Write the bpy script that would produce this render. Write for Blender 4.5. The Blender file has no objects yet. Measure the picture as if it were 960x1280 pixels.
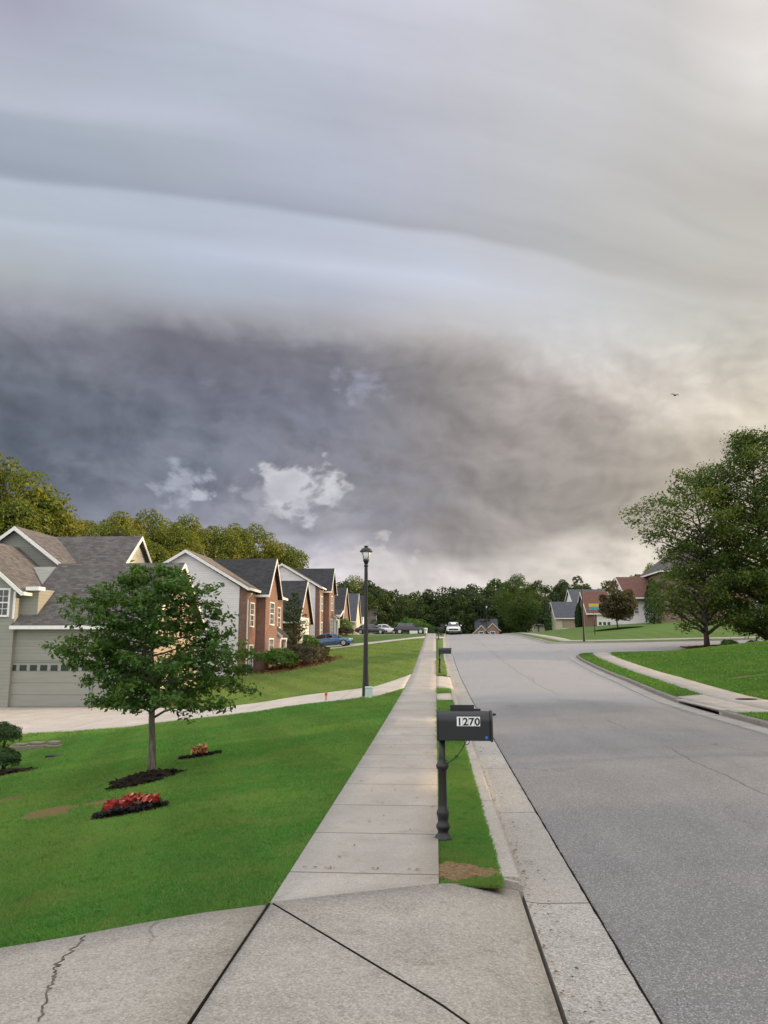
import bpy, math, random
import numpy as np
from mathutils import Vector, Matrix

random.seed(7)
RNG = np.random.default_rng(7)
SC = bpy.context.scene
COL = SC.collection
PI = math.pi

# ------------------------------------------------------------------ camera model (also used to read distances off the photo)
EYE = 1.75
FPX = 950.0
PITCH = math.atan(163.0 / 950.0)
YAW = math.atan(65.0 / 963.9)          # the street runs along +Y, the camera looks a little left of it

def ray(px, py):
    cx, cy = px - 480.0, 640.0 - py
    f = FPX * math.cos(PITCH) - cy * math.sin(PITCH)
    u = FPX * math.sin(PITCH) + cy * math.cos(PITCH)
    x = cx * math.cos(YAW) - f * math.sin(YAW)
    y = f * math.cos(YAW) + cx * math.sin(YAW)
    return x, y, u

def azel(px, py):
    x, y, u = ray(px, py)
    return math.atan2(x, y) + YAW, math.atan2(u, math.hypot(x, y))

# ------------------------------------------------------------------ terrain
PROF = np.array([(-60, -.3), (-20, -.05), (0, 0), (12, 0), (22, .06), (35, .28), (45, .68), (55, 1.12), (64, 1.55), (73, 1.98), (82, 2.36),
                 (90, 2.66), (98, 2.86), (106, 2.93), (114, 2.86), (124, 2.5), (140, 1.4), (160, -.4), (190, -3), (240, -5),
                 (400, -6), (2500, -6)], float)
_yy = np.linspace(-60, 2500, 5121)
_pp = np.interp(_yy, PROF[:, 0], PROF[:, 1])
_k = np.ones(13) / 13
_pp = np.convolve(np.pad(_pp, 6, mode='edge'), _k, 'valid')
def prof(Y): return np.interp(Y, _yy, _pp)

# right-hand kerb line (face of kerb), as points with rising Y
RK = np.array([(7.15, -40), (7.15, 19), (7.15, 24), (7.4, 27.5), (7.9, 33), (8.25, 41), (8.6, 47), (8.9, 50), (9.25, 51.3), (9.9, 52.3), (10.9, 52.85),
               (12.2, 53.0), (22, 53.2), (45, 53.6), (130, 54.5), (130, 65.5), (45, 65.9), (22, 66.1), (13.2, 66.2), (11.6, 66.4),
               (10.6, 66.9), (10.05, 67.8), (9.85, 69), (9.7, 74), (9.3, 85), (9.0, 100), (9.4, 115), (11, 140), (16, 180), (20, 240)], float)
def RX(Y): return np.interp(Y, RK[:, 1], RK[:, 0])
# left-hand kerb face
LK = np.array([(.62, -40), (.62, 45), (.70, 60), (.85, 75), (1.1, 90), (1.5, 105), (2.2, 120), (4.5, 150), (9, 190), (13, 240)], float)
def LX(Y): return np.interp(Y, LK[:, 1], LK[:, 0])
def sstep(a, b, x):
    t = np.clip((np.asarray(x, float) - a) / (b - a), 0, 1)
    return t * t * (3 - 2 * t)

def T(X, Y):
    X = np.asarray(X, float); Y = np.asarray(Y, float)
    z = prof(Y)
    d = np.maximum(0, -1.13 - X)
    drop = np.interp(d, [0, 1.2, 4, 9, 13, 18, 60, 150, 600], [0, .10, .46, 1.12, 1.40, 1.48, 1.4, 2, 3])
    fy = np.interp(Y, [-50, 72, 85, 100, 112], [1, 1, .78, .22, 0])
    z = z - drop * fy
    # right of the road
    e = np.maximum(0, X - 7)
    rise = .02 * np.minimum(e, 60)
    z = z + rise
    dn = np.maximum(0, X - (np.minimum(RX(np.minimum(Y, 50)), 12) + 2.1))
    z = z + np.interp(dn, [0, 1, 4, 8, 14, 400], [0, .06, .42, .85, 1.05, 1.2]) * (1 - sstep(44.5, 52.6, Y)) * sstep(-30, 5, Y)
    df = np.maximum(0, X - 11.5)
    z = z + np.interp(df, [0, 2, 8, 16, 30, 300], [0, .1, .62, 1.0, 1.35, 1.5]) * sstep(67.5, 74, Y)
    # the right-hand lots stay up where the road drops behind the crest
    hold = np.maximum(0, 2.86 - prof(Y)) * (Y > 110)
    z = z + hold * sstep(14, 26, X) * (1 - sstep(180, 260, Y))
    return z

def at(px, py, off=0.0):
    """point of the terrain seen at a pixel of the photograph"""
    x, y, u = ray(px, py)
    lo = 2.0; prev = None
    t = .002
    k = math.hypot(x, y)
    D = 2.0
    while D < 400:
        X, Y, Z = x / k * D, y / k * D, EYE + u / k * D
        g = float(T(X, Y)) - Z
        if g >= 0:
            a, b = D - max(.05, D * .01), D
            for _ in range(30):
                m = (a + b) / 2
                if float(T(x / k * m, y / k * m)) - (EYE + u / k * m) >= 0: b = m
                else: a = m
            return Vector((x / k * b, y / k * b, EYE + u / k * b + off))
        D += max(.05, D * .01)
    D = 150
    return Vector((x / k * D, y / k * D, float(T(x / k * D, y / k * D))))

def dist(px, Y, py=800):
    """X and height seen at a pixel, at street distance Y"""
    x, y, u = ray(px, py)
    return x / y * Y, EYE + u / y * Y

# ------------------------------------------------------------------ materials
def srgb(r, g, b):
    f = lambda c: (c / 255 / 12.92) if c / 255 <= .04045 else ((c / 255 + .055) / 1.055) ** 2.4
    return (f(r), f(g), f(b), 1)

class N:
    """small helper to write node graphs as expressions"""
    def __init__(s, tree): s.t = tree; s.n = tree.nodes; s.l = tree.links
    def put(s, sock, v):
        if isinstance(v, bpy.types.NodeSocket): s.l.new(v, sock)
        elif v is not None: sock.default_value = v
    def new(s, typ, **kw):
        n = s.n.new(typ)
        for k, v in kw.items(): setattr(n, k, v)
        return n
    def m(s, op, a, b=None, c=None, clamp=False):
        n = s.new('ShaderNodeMath', operation=op, use_clamp=clamp)
        s.put(n.inputs[0], a); s.put(n.inputs[1], b); s.put(n.inputs[2], c)
        return n.outputs[0]
    def add(s, a, b): return s.m('ADD', a, b)
    def sub(s, a, b): return s.m('SUBTRACT', a, b)
    def mul(s, a, b): return s.m('MULTIPLY', a, b)
    def div(s, a, b): return s.m('DIVIDE', a, b)
    def ss(s, x, a, b, o0=0.0, o1=1.0, it='SMOOTHSTEP'):
        n = s.new('ShaderNodeMapRange', interpolation_type=it, clamp=True) if it != 'LINEAR' else s.new('ShaderNodeMapRange', clamp=True)
        if a > b: a, b, o0, o1 = b, a, o1, o0
        s.put(n.inputs[0], x); s.put(n.inputs[1], a); s.put(n.inputs[2], b); s.put(n.inputs[3], o0); s.put(n.inputs[4], o1)
        return n.outputs[0]
    def mix(s, f, a, b, bt='MIX'):
        n = s.new('ShaderNodeMix', data_type='RGBA', blend_type=bt)
        s.put(n.inputs[0], f); s.put(n.inputs[6], a); s.put(n.inputs[7], b)
        return n.outputs[2]
    def noise(s, vec=None, scale=5, detail=4, rough=.5, dist=0.0, out=0):
        n = s.new('ShaderNodeTexNoise')
        s.put(n.inputs['Vector'], vec); s.put(n.inputs['Scale'], scale); s.put(n.inputs['Detail'], detail)
        s.put(n.inputs['Roughness'], rough); s.put(n.inputs['Distortion'], dist)
        return n.outputs[out]
    def comb(s, x, y, z=0.0):
        n = s.new('ShaderNodeCombineXYZ'); s.put(n.inputs[0], x); s.put(n.inputs[1], y); s.put(n.inputs[2], z); return n.outputs[0]
    def sep(s, v):
        n = s.new('ShaderNodeSeparateXYZ'); s.put(n.inputs[0], v); return n.outputs
    def vmul(s, v, k):
        n = s.new('ShaderNodeVectorMath', operation='MULTIPLY'); s.put(n.inputs[0], v); n.inputs[1].default_value = k; return n.outputs[0]
    def ramp(s, f, stops, interp='LINEAR'):
        n = s.new('ShaderNodeValToRGB'); r = n.color_ramp; r.interpolation = interp
        while len(r.elements) > 1: r.elements.remove(r.elements[-1])
        r.elements[0].position = stops[0][0]; r.elements[0].color = stops[0][1]
        for p, c in stops[1:]:
            e = r.elements.new(p); e.color = c
        s.put(n.inputs[0], f); return n.outputs[0]
    def bump(s, h, strength=.3, dist=.01):
        n = s.new('ShaderNodeBump'); s.put(n.inputs['Height'], h); n.inputs['Strength'].default_value = strength
        n.inputs['Distance'].default_value = dist; return n.outputs[0]

def new_mat(name):
    m = bpy.data.materials.new(name); m.use_nodes = True
    b = m.node_tree.nodes['Principled BSDF']
    return m, N(m.node_tree), b
def fin(g, b, col, rough=.8, normal=None, spec=.3, metal=0.0):
    g.put(b.inputs['Base Color'], col); g.put(b.inputs['Roughness'], rough)
    b.inputs['Specular IOR Level'].default_value = spec; b.inputs['Metallic'].default_value = metal
    if normal is not None: g.put(b.inputs['Normal'], normal)
def c4(c): return (c[0], c[1], c[2], 1)
def pos(g): return g.new('ShaderNodeNewGeometry').outputs['Position']
def ocoord(g): return g.new('ShaderNodeTexCoord').outputs['Object']

def mat_plain(name, c, rough=.6, spec=.4, var=.12, scale=8, metal=0.0):
    m, g, b = new_mat(name)
    n = g.noise(ocoord(g), scale, 5, .6)
    k = tuple(x * (1 - var) for x in c[:3]); h = tuple(min(1, x * (1 + var)) for x in c[:3])
    col = g.mix(g.ss(n, .3, .7), c4(k), c4(h))
    fin(g, b, col, rough, g.bump(n, .08, .01), spec, metal)
    return m

def facing_uv(g):
    """(horizontal along the wall, height) from object coordinates for axis-aligned walls and roofs"""
    o = g.sep(ocoord(g)); geo = g.new('ShaderNodeNewGeometry'); tc = g.new('ShaderNodeTexCoord')
    nn = g.sep(tc.outputs['Normal'])
    f = g.m('GREATER_THAN', g.m('ABSOLUTE', nn[0]), g.m('ABSOLUTE', nn[1]))
    u = g.add(g.mul(o[1], f), g.mul(o[0], g.sub(1, f)))
    return u, o[2]

def mat_siding(name, c, lap=.16):
    m, g, b = new_mat(name)
    u, v = facing_uv(g)
    fr = g.m('FRACT', g.div(v, lap))
    line = g.ss(fr, .0, .12)                       # gap under each lap and its shade, put into the colour; relief is bump
    n = g.noise(g.comb(g.mul(u, .4), g.mul(v, 3), 0), 2, 4, .6)
    row = g.new('ShaderNodeTexWhiteNoise', noise_dimensions='1D'); g.put(row.inputs['W'], g.m('FLOOR', g.div(v, lap)))
    col = g.mix(g.ss(n, .25, .75), c4([x * .93 for x in c]), c4([min(1, x * 1.06) for x in c]))
    col = g.mix(g.mul(row.outputs[0], .18), col, c4([x * .85 for x in c]))
    col = g.mix(g.sub(1, line), col, c4([x * .62 for x in c]))
    fin(g, b, col, .6, g.bump(fr, .6, .03), .3)
    return m

def mat_brick(name, c1, c2, mortar, sx=.21, sy=.075):
    m, g, b = new_mat(name)
    u, v = facing_uv(g)
    t = g.new('ShaderNodeTexBrick'); g.put(t.inputs['Vector'], g.comb(u, v, 0))
    t.inputs['Color1'].default_value = c4(c1); t.inputs['Color2'].default_value = c4(c2); t.inputs['Mortar'].default_value = c4(mortar)
    t.inputs['Scale'].default_value = 1; t.inputs['Mortar Size'].default_value = .008; t.inputs['Brick Width'].default_value = sx
    t.inputs['Row Height'].default_value = sy; t.inputs['Bias'].default_value = -.1
    n = g.noise(ocoord(g), 1.3, 5, .6)
    col = g.mix(g.ss(n, .3, .75, 0, .35), t.outputs[0], c4([x * .6 for x in c1]))
    fin(g, b, col, .85, g.bump(g.sub(1, t.outputs['Fac']), .4, .01), .2)
    return m

def mat_shingle(name, c, var=.35):
    m, g, b = new_mat(name)
    u, v = facing_uv(g)
    t = g.new('ShaderNodeTexBrick'); g.put(t.inputs['Vector'], g.comb(u, v, 0))
    t.inputs['Color1'].default_value = c4([x * (1 - var) for x in c]); t.inputs['Color2'].default_value = c4([x * (1 + var) for x in c])
    t.inputs['Mortar'].default_value = c4([x * .4 for x in c]); t.inputs['Scale'].default_value = 1
    t.inputs['Mortar Size'].default_value = .006; t.inputs['Brick Width'].default_value = .3; t.inputs['Row Height'].default_value = .105
    t.inputs['Bias'].default_value = 0.0
    n = g.noise(g.comb(u, g.mul(v, .35), 0), .9, 5, .6); n2 = g.noise(ocoord(g), 30, 3, .6)
    col = g.mix(g.ss(n, .3, .7, 0, .4), t.outputs[0], c4([x * .75 for x in c]))
    col = g.mix(g.ss(n2, .4, .7, 0, .3), col, c4([x * 1.5 for x in c]))
    fin(g, b, col, .9, g.bump(g.m('FRACT', g.div(v, .105)), .5, .02), .15)
    return m

def mat_leaf(name, c1, c2, c3=None, trans=.35, hue_scale=.5):
    """leaves: each leaf its own tint, clumps of lighter and darker growth, light passing through"""
    m = bpy.data.materials.new(name); m.use_nodes = True; g = N(m.node_tree)
    for n in list(g.n): g.n.remove(n)
    geo = g.new('ShaderNodeNewGeometry')
    r = geo.outputs['Random Per Island']
    n = g.noise(geo.outputs['Position'], hue_scale, 3, .6)
    col = g.mix(r, c4(c1), c4(c2))
    if c3 is not None: col = g.mix(g.ss(n, .45, .7, 0, .8), col, c4(c3))
    d = g.new('ShaderNodeBsdfDiffuse'); g.put(d.inputs[0], col)
    tr = g.new('ShaderNodeBsdfTranslucent'); g.put(tr.inputs[0], g.mix(.5, col, (.14, .19, .015, 1)))
    mx = g.new('ShaderNodeMixShader'); mx.inputs[0].default_value = trans; g.l.new(d.outputs[0], mx.inputs[1]); g.l.new(tr.outputs[0], mx.inputs[2])
    gl = g.new('ShaderNodeBsdfGlossy'); gl.inputs['Roughness'].default_value = .45; gl.inputs[0].default_value = (.8, .85, .8, 1)
    m2 = g.new('ShaderNodeMixShader'); m2.inputs[0].default_value = .02; g.l.new(mx.outputs[0], m2.inputs[1]); g.l.new(gl.outputs[0], m2.inputs[2])
    o = g.new('ShaderNodeOutputMaterial'); g.l.new(m2.outputs[0], o.inputs[0])
    return m

def mat_grass(name):
    m = bpy.data.materials.new(name); m.use_nodes = True; g = N(m.node_tree)
    for n in list(g.n): g.n.remove(n)
    geo = g.new('ShaderNodeNewGeometry'); p = geo.outputs['Position']; r = geo.outputs['Random Per Island']; s = g.sep(p)
    n1 = g.noise(p, .30, 4, .6); n2 = g.noise(p, 1.4, 4, .6); n3 = g.noise(p, 6, 3, .6)
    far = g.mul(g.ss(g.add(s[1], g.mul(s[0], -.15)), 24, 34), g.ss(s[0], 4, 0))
    col = g.mix(r, (.092, .268, .052, 1), (.172, .368, .082, 1))
    col = g.mix(g.ss(n1, .40, .62, 0, .75), col, (.230, .370, .085, 1))
    col = g.mix(g.ss(n2, .48, .70, 0, .65), col, (.250, .335, .095, 1))
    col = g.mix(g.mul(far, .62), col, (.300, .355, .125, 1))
    col = g.mix(g.mul(g.ss(s[0], 5, 8), .6), col, (.085, .200, .038, 1))
    col = g.mix(g.ss(n3, .46, .30, 0, .45), col, (.055, .195, .030, 1))
    st = g.m('SINE', g.mul(g.add(s[0], g.mul(s[1], .35)), 3.6))
    col = g.mix(g.ss(st, -.3, .5, 0, .22), col, (.110, .190, .045, 1))
    col = g.mix(g.ss(r, .955, .965, 0, .8), col, (.36, .30, .13, 1))
    d = g.new('ShaderNodeBsdfDiffuse'); g.put(d.inputs[0], col)
    tr = g.new('ShaderNodeBsdfTranslucent'); g.put(tr.inputs[0], col)
    mx = g.new('ShaderNodeMixShader'); mx.inputs[0].default_value = .45; g.l.new(d.outputs[0], mx.inputs[1]); g.l.new(tr.outputs[0], mx.inputs[2])
    o = g.new('ShaderNodeOutputMaterial'); g.l.new(mx.outputs[0], o.inputs[0])
    return m

def mat_concrete(name, c, joint=0.0, joint_axis=1, stain=.35, gravel=.5, crack=0.0):
    m, g, b = new_mat(name)
    p = pos(g); s = g.sep(p)
    n1 = g.noise(p, .9, 6, .65); n2 = g.noise(p, 7, 5, .6); n3 = g.noise(p, 130, 2, .6)
    vor = g.new('ShaderNodeTexVoronoi'); g.put(vor.inputs['Vector'], p); vor.inputs['Scale'].default_value = 95
    col = g.mix(g.ss(n1, .3, .7), c4([x * .84 for x in c]), c4([min(1, x * 1.1) for x in c]))
    bl = g.noise(g.vmul(p, (1.0, .6, 1)), 2.1, 4, .6)
    col = g.mix(g.ss(bl, .60, .74, 0, stain), col, c4([c[0] * .50, c[1] * .49, c[2] * .47]))
    col = g.mix(g.ss(n2, .52, .75, 0, stain), col, c4([c[0] * .55, c[1] * .52, c[2] * .48]))
    agg = g.sep(vor.outputs['Color'])[0]
    col = g.mix(g.ss(agg, .55, .95, 0, gravel), col, c4([min(1, x * 1.55) for x in c]))
    col = g.mix(g.ss(agg, .3, .05, 0, gravel), col, c4([x * .5 for x in c]))
    col = g.mix(g.ss(n3, .45, .75, 0, .35), col, c4([x * .6 for x in c]))
    h = g.add(g.mul(n3, .6), g.mul(n2, .4))
    if joint:
        q = g.div(s[joint_axis], joint)
        wn = g.new('ShaderNodeTexWhiteNoise', noise_dimensions='1D'); g.put(wn.inputs['W'], g.m('FLOOR', q))
        col = g.mix(g.mul(wn.outputs[0], .35), col, c4([c[0] * .78, c[1] * .74, c[2] * .70]))
        fr = g.m('ABSOLUTE', g.sub(g.m('FRACT', q), .5))
        w = .007 / joint
        jl = g.ss(fr, .5 - w * 2, .5 - w)
        col = g.mix(g.mul(jl, .75), col, c4([c[0] * .22, c[1] * .2, c[2] * .17]))
        h = g.sub(h, g.mul(jl, 1.5))
    if crack:
        vc = g.new('ShaderNodeTexVoronoi', feature='DISTANCE_TO_EDGE')
        wv = g.noise(p, 2.2, 5, .65, out=1)
        pv = g.new('ShaderNodeVectorMath', operation='ADD'); g.put(pv.inputs[0], p); g.put(pv.inputs[1], g.vmul(wv, (.5, .5, 0)))
        g.put(vc.inputs['Vector'], pv.outputs[0]); vc.inputs['Scale'].default_value = .38
        cm = g.mul(g.ss(vc.outputs[0], .006, .0015), g.ss(g.noise(p, .5, 2, .5), .5, .6))
        col = g.mix(g.mul(cm, crack), col, (.03, .028, .025, 1))
        h = g.sub(h, cm)
    fin(g, b, col, .88, g.bump(h, .35, .006), .25)
    return m

def mat_asphalt(name):
    m, g, b = new_mat(name)
    p = pos(g); s = g.sep(p)
    c = (.166, .162, .165)
    vor = g.new('ShaderNodeTexVoronoi'); g.put(vor.inputs['Vector'], p); vor.inputs['Scale'].default_value = 115
    vs = g.sep(vor.outputs['Color'])
    n1 = g.noise(p, .35, 5, .6); n2 = g.noise(g.comb(s[0], g.mul(s[1], .12), 0), 1.6, 4, .6); n3 = g.noise(p, 160, 2, .7)
    n4 = g.noise(p, 9, 5, .65)
    col = g.mix(g.ss(n1, .3, .7), c4([x * .86 for x in c]), c4([x * 1.15 for x in c]))
    col = g.mix(g.ss(n2, .42, .72, 0, .5), col, c4([x * .70 for x in c]))
    spill = g.ss(g.noise(g.vmul(p, (1, .45, 1)), 1.1, 5, .65), .63, .74, 0, .55)
    col = g.mix(spill, col, c4([x * .55 for x in c]))
    # the older, paler surface begins past the seam across the road
    old = g.ss(g.add(s[1], g.add(g.mul(n1, 5.0), g.mul(n4, 1.2))), 24.8, 29.0)
    col = g.mix(g.mul(old, .62), col, c4([.345, .338, .352]))
    seam = g.mul(g.ss(g.m('ABSOLUTE', g.sub(g.add(s[1], g.mul(n1, 2.0)), 24.4)), .07, .02), .22)
    col = g.mix(seam, col, (.05, .05, .05, 1))
    col = g.mix(g.ss(vs[0], .62, 1.0, 0, .75), col, c4([.36, .355, .37]))
    col = g.mix(g.ss(vs[1], .35, .0, 0, .8), col, c4([.07, .07, .072]))
    col = g.mix(g.ss(n4, .55, .8, 0, .35), col, c4([x * .6 for x in c]))
    # paving seam along the crown of the road, broken, and meandering cracks
    wob = g.noise(g.comb(g.mul(s[1], .25), 3.1, 0), 2.0, 4, .6)
    sx = g.m('ABSOLUTE', g.sub(g.sub(s[0], 3.95), g.mul(g.sub(wob, .5), .5)))
    sm = g.mul(g.ss(sx, .03, .008), g.ss(g.noise(g.comb(2.2, g.mul(s[1], .16), 0), 1, 3, .5), .40, .52))
    col = g.mix(g.mul(sm, .5), col, (.03, .03, .032, 1))
    vc = g.new('ShaderNodeTexVoronoi', feature='DISTANCE_TO_EDGE')
    wv = g.noise(p, 1.4, 6, .7, out=1)
    pv = g.new('ShaderNodeVectorMath', operation='ADD'); g.put(pv.inputs[0], p); g.put(pv.inputs[1], g.vmul(wv, (1.2, 1.2, 0)))
    g.put(vc.inputs['Vector'], pv.outputs[0]); vc.inputs['Scale'].default_value = .22
    cm = g.mul(g.ss(vc.outputs[0], .0045, .0012), g.ss(g.noise(p, .25, 3, .5), .45, .55))
    col = g.mix(g.mul(cm, .45), col, (.035, .035, .036, 1))
    h = g.add(g.mul(vor.outputs['Distance'], -1.0), g.mul(n3, .3))
    h = g.sub(h, g.add(cm, sm))
    fin(g, b, col, .68, g.bump(h, .5, .008), .45)
    return m

def mat_lawn(name):
    m, g, b = new_mat(name)
    p = pos(g); s = g.sep(p)
    n1 = g.noise(p, .18, 5, .6); n2 = g.noise(p, 1.5, 5, .65); n3 = g.noise(p, 45, 4, .7); n4 = g.noise(p, .55, 4, .6)
    col = g.mix(g.ss(n1, .35, .65), (.044, .140, .026, 1), (.074, .172, .032, 1))
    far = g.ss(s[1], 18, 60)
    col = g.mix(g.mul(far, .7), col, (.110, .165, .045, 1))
    # mowing passes, a little paler every second one
    st = g.m('SINE', g.mul(g.add(s[0], g.mul(s[1], .35)), 3.6))
    col = g.mix(g.mul(g.ss(st, -.2, .4), g.mul(far, .30)), col, (.062, .104, .024, 1))
    col = g.mix(g.ss(n2, .5, .72, 0, .45), col, (.095, .135, .034, 1))
    col = g.mix(g.ss(n4, .60, .72, 0, .4), col, (.135, .125, .045, 1))
    col = g.mix(g.ss(n3, .55, .35, 0, .55), col, (.014, .040, .008, 1))
    fin(g, b, col, .9, g.bump(n3, .8, .03), .15)
    return m

def mat_dirt(name, c1, c2, sc=25):
    m, g, b = new_mat(name)
    p = pos(g)
    n = g.noise(p, sc, 6, .7); n2 = g.noise(p, sc * .15, 3, .6)
    vor = g.new('ShaderNodeTexVoronoi'); g.put(vor.inputs['Vector'], g.vmul(p, (1, 2.2, 1))); vor.inputs['Scale'].default_value = sc * 1.6
    col = g.mix(g.ss(n, .3, .7), c4(c1), c4(c2))
    col = g.mix(g.ss(g.sep(vor.outputs['Color'])[0], .5, 1, 0, .5), col, c4([min(1, x * 1.5) for x in c2]))
    fin(g, b, col, .95, g.bump(g.add(n, vor.outputs['Distance']), .9, .03), .1)
    return m

def mat_bark(name, c):
    m, g, b = new_mat(name)
    o = g.sep(ocoord(g)); v = g.comb(g.mul(o[0], 1), g.mul(o[1], 1), g.mul(o[2], .2))
    n = g.noise(v, 22, 5, .7); n2 = g.noise(ocoord(g), 2, 3, .6)
    col = g.mix(g.ss(n, .3, .7), c4([x * .45 for x in c]), c4([x * 1.25 for x in c]))
    col = g.mix(g.ss(n2, .5, .7, 0, .4), col, (.20, .21, .17, 1))
    fin(g, b, col, .92, g.bump(n, .8, .02), .15)
    return m

def mat_glass(name, c=(.03, .035, .04), rough=.06, spec=.9):
    m, g, b = new_mat(name)
    n = g.noise(ocoord(g), 1.3, 3, .5)
    fin(g, b, g.mix(n, c4([x * .6 for x in c]), c4([x * 1.5 for x in c])), rough, None, spec)
    return m

def mat_paint(name, c, rough=.3, coat=.6, metal=.2):
    m, g, b = new_mat(name)
    n = g.noise(ocoord(g), 3, 4, .6)
    fin(g, b, g.mix(n, c4([x * .85 for x in c]), c4([min(1, x * 1.1) for x in c])), g.ss(n, .3, .7, rough * .8, rough * 1.2), None, .5, metal)
    b.inputs['Coat Weight'].default_value = coat; b.inputs['Coat Roughness'].default_value = .08
    return m

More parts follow.
